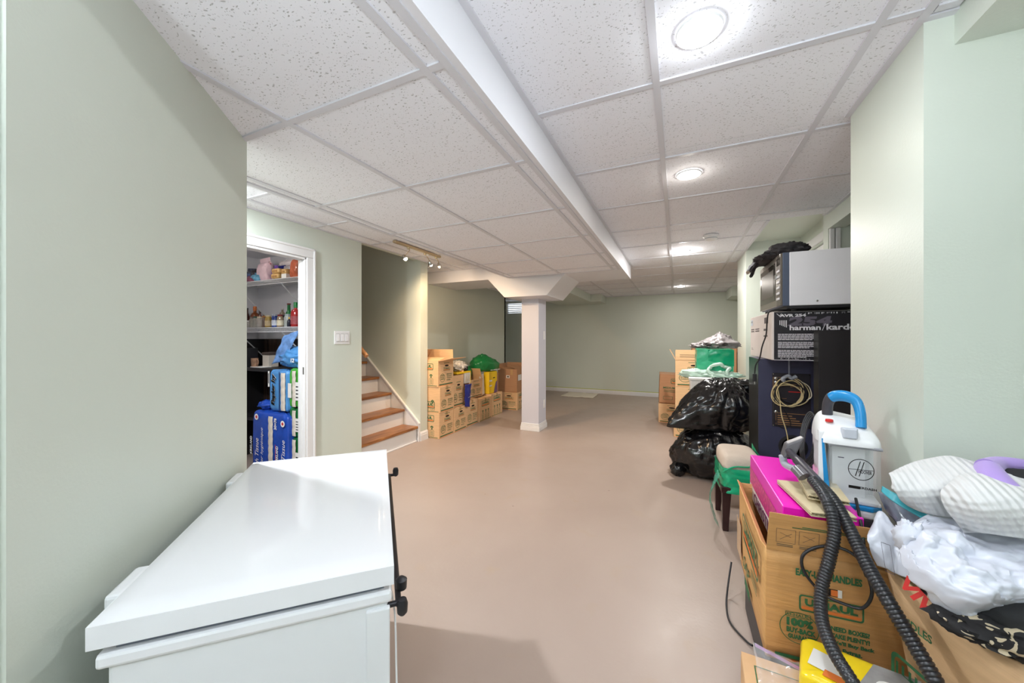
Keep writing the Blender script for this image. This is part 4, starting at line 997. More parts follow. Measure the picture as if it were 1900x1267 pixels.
panel(a0, b0, .005, 'front_panel', M_big, bulge=.006); panel(a1, a0, .005, 'side_panel', M_big2, bulge=.010); panel(b0, b1, .005, 'side_panel', M_big); panel(b1, a1, .005, 'rear_panel', M_big)
MB().box(.256, .626, 1.40, 1.935, z0, z0 + .006).build('bottom_panel', M_big, ub)
fr = b0 - a0
ff = MB(); lean = Vector((-.0, -.012, 0))
q = [a0 + up1, b0 + up1 - fr * .0, b0 + up1 + Vector((0, -.012, .11)), a0 + up1 + Vector((.006, -.012, .12))]
nn = Vector((0, -.004, 0)); ffo = ff.hexa([p_ for p_ in q], [p_ + nn for p_ in q]).build('front_flap', M_big, ub)
q = [a1 + up1, a0 + up1, a0 + up1 + Vector((-.012, .02, .010)), a1 + up1 + Vector((-.012, 0, .012))]
MB().hexa(q, [p_ + Vector((.004, 0, 0)) for p_ in q]).build('side_flap', M_big2, ub)
p = Print(); W_ = fr.length; H_ = z1 - z0
p.text('EASY-LIFT HANDLES', .085, .262, .185, .024, 0, bold=.05)
p.rect(.155, .215, .215, .238, 2); p.rect(.185, .205, .217, .236, 1, 1); p.rect(.204, .216, .214, .239, 3, 1)
logo(p, .095, .275, .148, .202)
p.ring(rrect(.075, .016, .003, 3, .092, .13), rrect(.071, .013, .002, 3, .092, .13), 0); p.text('U-HAUL', .06, .1245, .064, .010, 0)
p.text('100%', .058, .092, .078, .028, 0, bold=.07); p.text('BUY-BACK', .058, .070, .085, .018, 0, bold=.06); p.text('GUARANTEE', .062, .050, .085, .016, 0, bold=.06)
p.ring(ell(.095, .088, .058, .052, 28), ell(.095, .088, .0555, .0497, 28), 0)
for i, (t, w) in enumerate((('NEED BOXES?', .105), ('TAKE PLENTY!', .105), ("We'll Buy Back", .118), ('the Extras.', .085))): p.text(t, .185, .105 - i * .022, w, .016, 0, bold=.05)
p.rect(.02, .36, .018, .028, 0); p.rect(.02, .36, .008, .014, 1)
p.v = [(x * .86, y * .92 + .034, z) if y > .03 else (x, y, z) for x, y, z in p.v]
p.build('printed_marks', INK, ub, a0 + up0, fr, (0, 0, 1), off=.0105)
p = Print()
for (x0, x1) in ((.02, .07), (.078, .128), (.215, .27), (.29, .345)):
    p.ring([(x0, .03), (x1, .03), (x1, .075), (x0, .075)], [(x0 + .0012, .0312), (x1 - .0012, .0312), (x1 - .0012, .0738), (x0 + .0012, .0738)], 5)
    p.line(x0 + .01, .04, x1 - .01, .062, .0012, 5); p.line(x0 + .01, .062, x1 - .012, .05, .0012, 5)
    for k in range(2): p.rect(x0 + .002, x1 - .006, .018 + k * .005, .0205 + k * .005, 5)
p.rect(.06, .26, .082, .0845, 0); p.rect(.085, .22, .087, .0895, 0)
p.rect(.265, .345, .06, .066, 0)
p.build('printed_marks', INK, ub, q[1] * 0 + a0 + up1 + Vector((.003, 0, 0)), fr, (0, -.012, .10), off=.0048)
p = Print(); logo(p, .19, .52, .185, .285); p.text('SAP', .2, .075, .15, .05, 0, shear=.4); p.rect(.24, .36, .02, .055, 0); p.rect(.02, .14, .05, .2, 6)
for i in range(3): p.rect(.38, .5, .155 - i * .012, .160 - i * .012, 0)
p.build('printed_marks', INK + [M_tape], ub, a1 + up0, a0 - a1, (0, 0, 1), off=.014)

# magenta gift carton inside it
mg = thing('magenta_carton', 'bright magenta carton with gold pattern sticking out of the moving box', 'box', (.305, 1.42, .50), 0, rot=(.0, .0, 0))
M_mag = mat('magenta_gloss', S(240, 24, 190), rough=.3, var=.03)
MB().box(0, .20, 0, .57, 0, .185).build('body', M_mag, mg, bevel=.003)
M_gp = mat('gold_speckle_print', S(206, 70, 140), rough=.4, var=.45, vscale=70)
p = Print(); p.rect(0, .57, .06, .135, 0); p.rect(0, .57, .0, .06, 1)
p.text('CHRISTMAS', .10, .006, .40, .045, 2, bold=.02, lay=2)
p.build('printed_marks', [M_gp, M_iw, mat('plum_ink', S(120, 40, 110), var=.1)], mg, (0, .57, 0), (0, -1, 0), (0, 0, 1))
# corrugated pads
M_corr = mat('corrugated_board', S(212, 196, 160), rough=.8, var=.06)
for i, (lx, ly, lz, rz_, w, l, lab) in enumerate(((.40, 1.49, .692, .12, .11, .26, 'lower folded corrugated pad on the magenta carton'), (.435, 1.545, .716, -.10, .10, .24, 'upper folded corrugated pad on the magenta carton'))):
    cp_ = thing('corrugated_pad', lab, 'cardboard', (lx, ly, lz), rz_, 'corrugated pads')
    for k in range(2): MB().box(-w / 2, w / 2, -l / 2, l / 2, k * .010, k * .010 + .003).build('liner', M_corr, cp_)
    MB().grid(lambda u, v: (-w / 2 + w * u, -l / 2 + l * v, .0065 + .0032 * math.sin(u * w * 620)), 120, 1).build('fluting', M_corr, cp_)
    MB().box(-w / 2, w / 2, -l / 2 + .01, l / 2, .013, .0135).build('top_liner', M_corr, cp_)

# contents of the moving box that carry the cleaner: a brown carton
cr_ = carton('dark brown carton inside the moving box, under the carpet cleaner', (.566, 1.665, .235), .118, .38, .375, 0, m=mat('dark_brown_card', S(96, 62, 52), rough=.6, var=.08), tape=False, group='boxes under the cleaner')

# portable carpet cleaner
hv = thing('carpet_cleaner', 'white and blue portable carpet cleaner with a clear tank', 'carpet cleaner', (.522, 1.62, .612), math.radians(-9))
hv.scale = (.74, .82, 1)
M_hw = mat('white_abs', S(236, 236, 238), rough=.25, var=.01)
M_hb = mat('bright_blue_abs', S(30, 140, 205), rough=.25, var=.02)
M_hg = mat('dark_grey_abs', S(62, 60, 68), rough=.4, var=.03)
M_tank = mat('clear_tank', S(238, 241, 243), rough=.08, var=.02, spec=.6, alpha=.28)
M_tin = mat('tank_inner', S(240, 242, 244), rough=.3, var=.1, vscale=14)
def oct_(w, d_, c): return [(-w + c, -d_), (w - c, -d_), (w, -d_ + c), (w, d_ - c), (w - c, d_), (-w + c, d_), (-w, d_ - c), (-w, -d_ + c)]
MB().prism(oct_(.098, .115, .03), 0, .035).build('base', M_hg, hv, bevel=.006)
MB().prism(oct_(.106, .123, .035), .035, .062).build('lower_body', M_hw, hv, bevel=.008, seg=3)
MB().prism(oct_(.107, .124, .035), .060, .074).build('blue_band', M_hb, hv, bevel=.003)
MB().prism([(-.104, -.03), (-.07, .0), (.09, .0), (.104, .02), (.104, .085), (.07, .12), (-.07, .12), (-.104, .085)], .07, .285).build('rear_body', M_hw, hv, bevel=.008, seg=3)
# white left frame with the blue stripe
MB().hexa([(-.108, -.118, .07), (-.072, -.122, .07), (-.072, .0, .07), (-.108, .03, .07)], [(-.104, -.105, .30), (-.082, -.105, .30), (-.082, .0, .30), (-.104, .03, .30)]).build('left_frame', M_hw, hv, bevel=.006, seg=3)
MB().hexa([(-.085, -.1245, .07), (-.062, -.1245, .07), (-.064, -.116, .07), (-.085, -.116, .07)], [(-.094, -.110, .275), (-.086, -.110, .275), (-.086, -.104, .275), (-.094, -.104, .275)]).build('blue_stripe', M_hb, hv, bevel=.002)
tk = MB().prism([(-.070, -.112), (-.055, -.118), (.085, -.118), (.103, -.098), (.103, .0), (-.070, .0)], .075, .262).build('tank', M_tank, hv, bevel=.006, seg=3)
MB().prism([(-.05, -.06), (.06, -.06), (.06, -.004), (-.05, -.004)], .08, .25).build('tank_divider', M_tin, tk)
MB().box(-.066, .10, -.11, -.004, .076, .086).build('tank_floor', M_tin, tk, bevel=.002)
MB().box(-.072, .104, -.119, .0, .255, .264).build('tank_rim', mat('grey_rim', S(150, 150, 156), rough=.3, var=0), tk, bevel=.002)
p = Print(); cx_, cy_ = .105, .115
p.ring(ell(cx_, cy_, .042, .034, 36), ell(cx_, cy_, .0395, .0318, 36), 0)
p.line(cx_ - .018, cy_ - .022, cx_ - .002, cy_ + .026, .0028, 0, 1); p.line(cx_ - .006, cy_ - .022, cx_ + .010, cy_ + .026, .0028, 0, 1); p.line(cx_ - .04, cy_ - .002, cx_ + .04, cy_ + .002, .0014, 0, 1)
p.text('HOOVER', cx_ - .008, cy_ - .012, .042, .011, 0, lay=2, bold=.02)
p.rect(.065, .102, .052, .061, 0); p.text('POWERDASH', .066, .0535, .088, .0075, 0, bold=.03, lay=1)
p.rect(.03, .05, .145, .148, 1)
p.build('printed_marks', [M_ib, M_lg], tk, (-.070, -.118, .075), (1, 0, 0), (0, 0, 1), off=.0012)
# domed white top
def dome(u, v):
    a = 2 * PI * u; e = .45; sg = lambda w, m: math.copysign(abs(w) ** m, w)
    t_ = v * PI / 2; k = math.cos(t_) ** .45 if v < 1 else 0
    x, y_ = .111 * sg(math.cos(a), e) * k, .124 * sg(math.sin(a), e) * k
    return (x, y_ * 1.0, .262 + (.072 + .022 * (y_ / .12) - .014 * (x / .1)) * math.sin(t_))
MB().grid(dome, 56, 16).build('top_cover', M_hw, hv, smooth=50)
MB().prism([(-.03, -.10), (.03, -.10), (.022, -.125), (-.022, -.125)], .285, .318).build('tank_latch', mat('grey_latch', S(196, 200, 210), rough=.3, var=0), hv, bevel=.004)
hn = MB()
path = spline([(-.055, .02, .32), (-.055, .015, .375), (-.04, .0, .405), (.0, -.015, .412), (.035, -.03, .40), (.047, -.045, .365), (.047, -.06, .315)], 7)
def flat_tube(mb, path, rx, ry, n=14, mi=0):
    mb.tube(path, 1.0, n, mi); return mb
hn.tube(path, [.019] * len(path), 14).build('handle', M_hb, hv, smooth=60)
MB().tube(path[:14], .0205, 14).build('handle_grip', M_hg, hv, smooth=60)
MB().lathe([(.001, .0), (.014, .001), (.015, -.006)], 20, (-.062, -.07, .334)).build('power_button', M_red, hv, smooth=50)
pts = [(-.11 + .03 * math.cos(a), .07 + .05 * math.sin(a), .20 + .085 * math.sin(a * 1.0 + .6)) for a in [2 * PI * i / 14 for i in range(14)]]
for k in range(4): MB().tube(spline([(x - .004 * k, y + .006 * k, z + .004 * k + .03) for x, y, z in pts], 4, True), .0045, 8, closed=True).build('cord_loop', M_dark, hv, smooth=60)

# suction wand and ribbed hose
def ribbed(path, r, pitch=.0085):
    out, rad = [], []; acc = 0
    P = [Vector(q_) for q_ in path]; L_ = [0]
    for i in range(1, len(P)): L_.append(L_[-1] + (P[i] - P[i - 1]).length)
    n = int(L_[-1] / (pitch / 4)); j = 0
    for k in range(n + 1):
        s_ = L_[-1] * k / n
        while j < len(L_) - 2 and L_[j + 1] < s_: j += 1
        t_ = (s_ - L_[j]) / max(1e-9, L_[j + 1] - L_[j]); out.append(P[j].lerp(P[j + 1], t_))
        rad.append(r * (1.0, .985, .86, .985)[k % 4])
    return out, rad
M_hose = mat('black_ribbed_hose', S(40, 40, 44), rough=.3, var=.03, spec=.6)
wn_ = thing('suction_wand', 'black upholstery wand with two ribbed hoses draped over the moving box', 'vacuum hose', (0, 0, 0))
w0, w1 = P3(1463, 836, 1.34), P3(1520, 898, 1.16)
MB().tube([w0, w0.lerp(w1, .3), w0.lerp(w1, .32), w1], [.0115, .013, .0155, .016], 18).build('wand_tube', M_hg, wn_, smooth=40)
hd = P3(1458, 838, 1.35)
MB().hexa([hd + Vector((-.012, -.02, -.02)), hd + Vector((.025, -.02, -.012)), hd + Vector((.02, .03, -.01)), hd + Vector((-.012, .03, -.02))],
          [hd + Vector((.0, -.012, .03)), hd + Vector((.055, -.01, .062)), hd + Vector((.055, .03, .062)), hd + Vector((.0, .03, .03))]).build('nozzle', mat('grey_nozzle', S(96, 94, 98), rough=.35, var=.05), wn_, bevel=.006)
MB().tube([P3(1476, 868, 1.22), P3(1492, 885, 1.19)], [.017, .018], 16).build('clear_joint', mat('smoke_joint', S(110, 105, 108), rough=.15, var=.1), wn_, smooth=40)
MB().tube(spline([hd + Vector((-.01, .0, -.015)), hd + Vector((-.004, -.01, -.045)), P3(1478, 872, 1.24)], 5), .012, 12).build('trigger', mat('pale_grey_trigger', S(170, 175, 185), rough=.3, var=.03), wn_, smooth=50)
h1 = spline([P3(1508, 890, 1.15), P3(1532, 925, 1.085), P3(1548, 980, 1.04), P3(1538, 1040, 1.02), P3(1524, 1095, 1.01), P3(1525, 1150, .97), P3(1545, 1205, .91), P3(1575, 1255, .86), P3(1612, 1310, .82)], 12)
po, ra = ribbed(h1, .0158); MB().tube(po, ra, 16).build('ribbed_hose', M_hose, wn_, smooth=80)
h2 = spline([w1, P3(1548, 930, 1.10), P3(1578, 985, 1.03), P3(1610, 1050, .96), P3(1645, 1110, .90), P3(1690, 1185, .85), P3(1728, 1250, .81), P3(1760, 1310, .78)], 12)
po, ra = ribbed(h2, .0166); MB().tube(po, ra, 16).build('ribbed_hose', M_hose, wn_, smooth=80)
cb = thing('black_cable', 'thin black cable looped across the moving box front', 'cable', (0, 0, 0))
pts = [P3(1588, 925, 1.16), P3(1600, 985, 1.06), P3(1606, 1050, 1.02), P3(1618, 1100, .99), P3(1600, 1128, 1.00), P3(1565, 1120, 1.025), P3(1525, 1100, 1.06), P3(1492, 1060, 1.09), P3(1490, 1030, 1.095), P3(1520, 1014, 1.085), P3(1560, 1017, 1.06), P3(1592, 1036, 1.03), P3(1608, 1070, 1.01)]
MB().tube(spline(pts, 8), .0042, 8).build('cable', M_dark, cb, smooth=60)
fc = MB().tube(spline([(.24, 2.08, .12), (.215, 2.0, .03), (.20, 1.9, .006), (.205, 1.80, .006), (.25, 1.72, .006), (.268, 1.70, .01)], 8), .004, 8).build('floor_cable', M_dark, smooth=60)
tag(fc, 'thin black cable on the floor left of the moving box', 'cable')

# small kraft box, yellow package and zip bag at the bottom edge
sk = carton('small pale kraft box with a green outlined label at the bottom edge', (.335, 1.165, 0), .33, .30, .25, -.05, m=M_cardin, group='boxes at the bottom edge', tape=False)
p = Print(); p.ring([(.03, .08), (.20, .08), (.20, .26), (.03, .26)], [(.033, .083), (.197, .083), (.197, .257), (.033, .257)], 0); p.text('Do', .09, .15, .05, .035, 1, bold=0); p.build('printed_marks', INK, sk, (-.165, -.15, .25), (1, 0, 0), (0, 1, 0))
yp = thing('yellow_package', 'yellow wrapped cleaning-pad package under the ribbed hoses', 'package', (.425, 1.21, .2525), -.30)
M_yp = film('yellow_gloss_wrap', S(246, 214, 40), rough=.18, bump=.3, bscale=10)
supell((0, 0, .055), (.125, .085, .055), .3, amp=.03).build('wrap', M_yp, yp, smooth=60)
p = Print(); M_pg = mat('grey_photo_print', S(150, 148, 146), var=.2, vscale=20)
p.poly([(.11, .02), (.235, .03), (.235, .16), (.15, .15)], 0); p.poly(ell(.185, .075, .035, .028, 20), 1, 1); p.poly(ell(.185, .075, .022, .017, 20), 0, 2); p.poly([(.02, .04), (.11, .03), (.10, .10), (.03, .11)], 1, 1); p.poly([(.05, .02), (.10, .015), (.105, .04), (.055, .045)], 2, 2)
p.build('printed_marks', [M_pg, M_iw, M_io], yp, (-.125, -.085, .111), (1, 0, 0), (0, 1, 0), off=.0015)
zb = thing('zip_bag', 'clear zip bag with a violet strip beside the yellow package', 'plastic bag', (.262, 1.235, .2525))
M_clear = mat('clear_film', S(214, 214, 218), rough=.12, var=.05, bump=.4, bscale=16, alpha=.3)
MB().grid(lambda u, v: (-.06 + .15 * u, -.07 + .11 * v, .01 + .06 * v * (1 - .5 * u) + .018 * fbm((u * 4, v * 4, 6))), 18, 14).build('film', M_clear, zb, smooth=70)
MB().grid(lambda u, v: (-.055 + .11 * u, .036 + .006 * v - .01 * u, .062 - .032 * u * .8 + .006 * v), 10, 2).build('zip_strip', mat('violet_strip', S(176, 120, 176), rough=.3, var=0), zb, smooth=70)

# torn-topped box at the right edge
tb_ = thing('torn_box', 'torn-topped cardboard box filled with clothes at the right edge', 'box', (0, 0, 0))
c0, c1 = Vector((.515, 1.315, 0)), Vector((.645, .96, 0)); ex = Vector((.925, .38, 0)).normalized() * .46
c2, c3 = c1 + ex, Vector((.86, 1.455, 0))
M_torn = mat('kraft_cardboard_torn', S(204, 168, 128), rough=.7, var=.06, vscale=6, bump=.12, bscale=14, stretch=(1, 1, 14), spec=.25)
def tpanel(p_, q_, nm, zt, ragged=.0, bul=.0):
    n = (q_ - p_).cross(Vector((0, 0, 1))).normalized()
    def fn(u, v):
        x = p_.lerp(q_, u) + n * bul * math.sin(PI * u) * v; h = zt(u) + ragged * fbm((u * 14, 3, 1), 3) * .5
        sh = .10 * (1 - v) * max(0, 1 - (x - c0).length / .5)
        return (x.x + sh, x.y + .3 * sh * 0, h * v)
    return MB().grid(fn, 40, 6).build(nm, M_torn, tb_, solid=.006, smooth=60)
tpanel(c0, c1, 'side_panel', lambda u: .605 - .02 * u, .018, .012)
tpanel(c1, c2, 'front_panel', lambda u: .585, .01); tpanel(c2, c3, 'side_panel', lambda u: .59, .01); tpanel(c3, c0, 'rear_panel', lambda u: .60, .01)
MB().hexa([c0 + (c3 - c0) * .02, c1 + (c2 - c1) * .02, c2, c3], [x + Vector((0, 0, .01)) for x in (c0, c1, c2, c3)]).build('bottom_panel', M_torn, tb_)
p = Print(); p.text('HANDLES', .03, .50, .10, .02, 0, bold=.03)
p.build('printed_text', INK, tb_, c0, c1 - c0, (0, 0, 1), off=.017)
p = Print(); logo(p, .03, .17, .31, .41)
p.build('printed_marks', INK, tb_, c0 + Vector((0, 0, 0)), c1 - c0, (0, 0, 1), off=.017)
fil = MB().grid(lambda u, v: tuple((c0.lerp(c1, u)).lerp(c3.lerp(c2, u), v) * .86 + Vector((.74, 1.22, 0)) * .14 + Vector((0, 0, .50 + .05 * fbm((u * 4, v * 4, 3)) + .08 * v))), 30, 30)
tag(fil.build('folded_clothes', mat('dark_clothes', S(40, 38, 42), rough=.85, var=.3, vscale=12, bump=.4, bscale=20), smooth=70, solid=.05), 'dark folded clothes packed inside the torn box', 'clothes')
def floral():
    m = mat('black_cream_floral', S(30, 28, 30), rough=.85, var=0)
    nt = m.node_tree; N = nt.nodes; L = nt.links
    tc = N.new('ShaderNodeTexCoord'); no = N.new('ShaderNodeTexNoise'); no.inputs['Scale'].default_value = 28; no.inputs['Detail'].default_value = 1; no.inputs['Distortion'].default_value = 1.5
    L.new(tc.outputs['Object'], no.inputs['Vector']); cr = N.new('ShaderNodeValToRGB'); cr.color_ramp.interpolation = 'CONSTANT'
    cr.color_ramp.elements[0].color = S(30, 28, 30); cr.color_ramp.elements[1].position = .56; cr.color_ramp.elements[1].color = S(196, 180, 152)
    L.new(no.outputs['Fac'], cr.inputs[0]); L.new(cr.outputs[0], N['Principled BSDF'].inputs['Base Color']); return m
M_floral = floral()
def at(u, v, d): return P3(u, v, d)
fl2 = blob(P3(1855, 1165, .745), (.10, .07, .035), 40, .2, 3, 3.7, ridge=.2)
tag(fl2.build('floral_garment', M_floral, smooth=60), 'black and cream floral garment below the white carrier bag', 'garment')
bk = blob(P3(1890, 1140, .74), (.07, .06, .04), 32, .15, 3, 1.2, ridge=.15)
tag(bk.build('black_pouch', M_blk, smooth=60), 'black fabric pouch at the right edge under the white bag', 'pouch')

# quilted blanket, purple cushion, white carrier bag
def quilt_mat():
    m = mat('white_quilted_cloth', S(214, 214, 214), rough=.9, var=.015, vscale=8, sheen=.1)
    nt = m.node_tree; N = nt.nodes; L = nt.links; b = N['Principled BSDF']
    tc = N.new('ShaderNodeTexCoord'); h = None
    for rot in (0.3, 1.87):
        mp = N.new('ShaderNodeMapping'); mp.inputs['Rotation'].default_value = (.5, rot, .4); L.new(tc.outputs['Object'], mp.inputs[0])
        w = N.new('ShaderNodeTexWave'); w.inputs['Scale'].default_value = 24 if rot < 1 else 20; w.inputs['Distortion'].default_value = .8; w.inputs['Detail'].default_value = 1; L.new(mp.outputs[0], w.inputs['Vector'])
        if h is None: h = w.outputs['Fac']
        else:
            mm = N.new('ShaderNodeMath'); mm.operation = 'MULTIPLY_ADD'; mm.inputs[1].default_value = .6; L.new(w.outputs['Fac'], mm.inputs[0]); L.new(h, mm.inputs[2]); h = mm.outputs[0]
    bp = N.new('ShaderNodeBump'); bp.inputs['Strength'].default_value = .5; bp.inputs['Distance'].default_value = .006; L.new(h, bp.inputs['Height']); L.new(bp.outputs[0], b.inputs['Normal'])
    return m
M_quilt = quilt_mat()
def sheet(rows, name, m, parent=None, thick=.012, nu=10, nv=10, amp=.0, sc=9, seed=0, crease=0):
    """a cloth surface through rows of measured points (u, v, depth)"""
    R = [spline([P3(*q_) for q_ in r_], nu) for r_ in rows]
    k = len(R[0]); cols = [spline([r_[i] for r_ in R], nv) for i in range(k)]
    n = len(cols[0]); b = MB()
    vs = []
    for j in range(n):
        for i in range(k):
            x = cols[i][j]; e = amp * fbm(x * sc + Vector((seed, 0, 0)), 4)
            if crease:
                w = x + Vector((fbm(x * 8, 2), fbm(x * 8 + Vector((5, 0, 0)), 2), 0)) * .03
                e += crease * (1 - 2.2 * min(.45, abs(mnoise.noise(Vector((w.x * 22, w.y * 9, w.z * 26)))))) + crease * .6 * (1 - 2.2 * min(.45, abs(mnoise.noise(Vector((w.x * 45 + w.z * 30, w.y * 20, w.z * 45))))))
            vs.append(x + Vector((e * .4, -e, e)))
    b.add(vs, [(j * k + i, j * k + i + 1, (j + 1) * k + i + 1, (j + 1) * k + i) for j in range(n - 1) for i in range(k - 1)])
    return b.build(name, m, parent, smooth=75, solid=thick)
qb = thing('quilted_blanket', 'folded white quilted blanket heaped against the wall', 'blanket', (0, 0, 0))
sheet([[(1652, 886, .99), (1700, 862, 1.0), (1760, 852, .985), (1830, 864, .965), (1960, 880, .93)],
       [(1654, 893, .95), (1705, 885, .945), (1765, 872, .93), (1835, 878, .90), (1965, 900, .86)],
       [(1664, 912, .93), (1712, 915, .905), (1770, 905, .88), (1835, 910, .86), (1970, 925, .82)],
       [(1690, 934, .95), (1735, 950, .91), (1785, 955, .89), (1840, 955, .87), (1970, 965, .83)]], 'back_fold', M_quilt, qb, .02, amp=.006)
sheet([[(1762, 905, .865), (1800, 884, .875), (1850, 892, .86), (1960, 915, .83)],
       [(1752, 925, .855), (1795, 905, .825), (1850, 915, .80), (1965, 940, .77)],
       [(1768, 955, .85), (1805, 945, .80), (1858, 950, .775), (1970, 965, .75)],
       [(1792, 985, .86), (1830, 985, .805), (1880, 992, .78), (1975, 1000, .75)]], 'front_fold', M_quilt, qb, .02, amp=.006, seed=4)
pu = thing('purple_neck_cushion', 'lilac curved cushion with a black centre at the right edge', 'cushion', (0, 0, 0))
M_pur = mat('lilac_fabric', S(168, 142, 208), rough=.8, var=.04, sheen=.3)
pp_ = spline([P3(1832, 868, .90), P3(1848, 896, .86), P3(1880, 925, .83), P3(1925, 945, .81)], 8)
MB().tube(pp_, [.022 + .008 * math.sin(PI * i / 24) for i in range(25)], 16).build('front_arm', M_pur, pu, smooth=70)
pp_ = spline([P3(1832, 868, .90), P3(1852, 861, .92), P3(1890, 862, .91), P3(1935, 868, .90)], 8)
MB().tube(pp_, [.022 - .010 * i / 24 for i in range(25)], 16).build('back_arm', M_pur, pu, smooth=70)
blob(P3(1900, 888, .88), (.045, .03, .022), 24, .1, 2, 1).build('dark_centre', M_blk, pu, smooth=60)
wbag = thing('white_carrier_bag', 'crumpled white plastic carrier bag on the torn box', 'plastic bag', (0, 0, 0))
M_wp = mat('white_poly_film', S(210, 213, 224), rough=.3, var=.03, vscale=10, bump=.7, bscale=12, spec=.5, sss=.2)
sheet([[(1672, 990, .91), (1705, 962, .93), (1745, 960, .92), (1810, 985, .89), (1975, 1000, .84)],
       [(1664, 1022, .87), (1702, 1000, .85), (1750, 1005, .83), (1815, 1020, .81), (1980, 1035, .77)],
       [(1680, 1060, .835), (1712, 1050, .80), (1760, 1055, .77), (1825, 1065, .75), (1985, 1070, .72)],
       [(1705, 1105, .82), (1735, 1105, .775), (1780, 1110, .745), (1835, 1105, .725), (1985, 1095, .70)],
       [(1742, 1146, .815), (1770, 1146, .77), (1800, 1142, .75), (1845, 1128, .74), (1985, 1105, .71)]], 'bag_body', M_wp, wbag, .003, 20, 18, amp=.024, sc=11, crease=.009)
sheet([[(1618, 985, 1.03), (1628, 950, 1.05), (1650, 965, 1.02), (1680, 1010, .97)],
       [(1606, 1000, 1.0), (1630, 1000, .985), (1655, 1015, .97), (1684, 1045, .93)],
       [(1625, 1050, .985), (1645, 1055, .96), (1668, 1065, .94), (1696, 1080, .90)]], 'folded_handle', M_wp, wbag, .003, 12, 12, amp=.008, sc=12, seed=3, crease=.003)
kn = blob(P3(1690, 1000, .87), (.03, .03, .04), 24, .3, 3, 5, ridge=.3); kn.build('knot', M_wp, wbag, smooth=60)
p = Print()
p.text('VIV', 0, 0, .075, .03, 0, bold=.05); p.rect(.0, .022, .034, .042, 1, 1)
o_ = P3(1664, 1078, .888); p.build('printed_marks', [M_red, M_ib], wbag, o_, P3(1700, 1118, .85) - o_, (0.2, .2, 1), off=.004)
p = Print(); p.ring([(0, 0), (.028, 0), (.028, .07), (0, .07)], [(.0012, .0012), (.0268, .0012), (.0268, .0688), (.0012, .0688)], 0)
o_ = P3(1648, 1060, .948); p.build('printed_marks', [M_lg], wbag, o_, P3(1670, 1070, .915) - o_, (0, 0.05, 1), off=.006)
tf = MB().tube([P3(1640, 903, 1.04), P3(1692, 938, .955)], .003, 6).box(0, .001, 0, .001, 0, .001)
tl_ = sheet([[(1638, 902, 1.04), (1665, 918, .99), (1740, 960, .93), (1800, 985, .88)], [(1636, 912, 1.03), (1660, 932, .98), (1735, 975, .925), (1795, 1000, .875)]], 'teal_folder', mat('teal_plastic', S(70, 170, 185), rough=.3, var=.03), None, .004, 6, 4)
tag(tl_, 'thin teal folder edge poking out beneath the blanket', 'folder')
dc = sheet([[(1632, 912, 1.08), (1660, 925, 1.02), (1720, 960, .97)], [(1640, 930, 1.06), (1670, 955, 1.0), (1725, 985, .94)], [(1655, 955, 1.04), (1685, 985, .98), (1735, 1005, .92)]], 'clear_wrapped_item', mat('smoky_film', S(120, 125, 140), rough=.15, var=.5, vscale=20, bump=.5, bscale=16), None, .006, 6, 6, amp=.008)
tag(dc, 'smoky plastic-wrapped item between cleaner and blanket', 'wrapped item')
# ---------------------------------------------------------------- pantry closet
M_wire = mat('white_wire_coating', S(226, 226, 228), rough=.35, var=0)
def wire_shelf(z, label):
    t = thing('wire_shelf', label, 'shelf', (-3.6, 2.215, z), group='wire pantry shelves')
    x0, x1, dp = -.69, .72, .315
    lip = MB()
    for zz in (0, -.042): lip.tube([(x0, 0, zz), (x1, 0, zz)], .0032, 6)
    n = int((x1 - x0) / .0165)
    for i in range(n + 1): x = x0 + i * (x1 - x0) / n; lip.tube([(x, .0, .0), (x, .0, -.042)], .0015, 4, caps=False)
    lip.build('front_lip', M_wire, t)['kind'] = 'stuff'
    dk_ = MB()
    for i in range(n + 1): x = x0 + i * (x1 - x0) / n; dk_.tube([(x, 0, 0), (x, dp, 0)], .0015, 4, caps=False)
    dk_.build('deck_wires', M_wire, t)['kind'] = 'stuff'
    for y in (.10, .21, dp): MB().tube([(x0, y, -.003), (x1, y, -.003)], .003, 6).build('cross_rod', M_wire, t)
    for x in (.18, -.52): MB().tube([(x, .01, -.04), (x + .0, dp, -.34)], .006, 6).build('support_brace', M_wire, t)
    return t
ZS1, ZS2 = 1.79, 1.33
wire_shelf(ZS1, 'upper white wire pantry shelf holding snack bags')
wire_shelf(ZS2, 'lower white wire pantry shelf holding sauce bottles and jars')
def cx(u, Y):                      # x of picture column u on the plane y = Y
    r = (u - 950) / FPX; k = Y / (sY * r + cY); return (cY * r - sY) * k
def jar(u, Y, dia, h, colr, lid, label, neck=None, cat='jar', band=None, lidh=.014, glass=False, name='jar'):
    t = thing(name, label, cat, (cx(u, Y), Y, ZS2 + .003))
    r = dia / 2
    g = mat('glass_' + name, colr, rough=.1, var=.15, vscale=20, spec=.6, alpha=.6 if glass else 1.0)
    hb = h - lidh if neck is None else h - lidh - neck
    prof = [(r * .92, 0), (r, .004), (r, hb * .82), (r * .8, hb * .95), (r * .7, hb)]
    if neck: prof += [(r * .38, hb + neck * .35), (r * .32, hb + neck)]
    MB().lathe(prof, 18).build('body', g, t, smooth=50)
    lr = r * .78 if neck is None else r * .4
    zb = hb + (neck or 0)
    MB().lathe([(lr, zb), (lr, zb + lidh * .9), (lr * .9, zb + lidh)], 18).build('cap', mat('cap_' + name, lid, rough=.35, var=0), t, smooth=40)
    if band is not None: MB().lathe([(r * 1.012, hb * .15), (r * 1.012, hb * .62)], 18).build('paper_label', mat('label_' + name, band, rough=.6, var=.2, vscale=60), t, smooth=60)
    return t
jar(459, 2.38, .05, .22, S(60, 26, 20), S(24, 24, 26), 'dark soy bottle at the left end of the lower pantry shelf', neck=.06, cat='bottle', name='sauce_bottle')
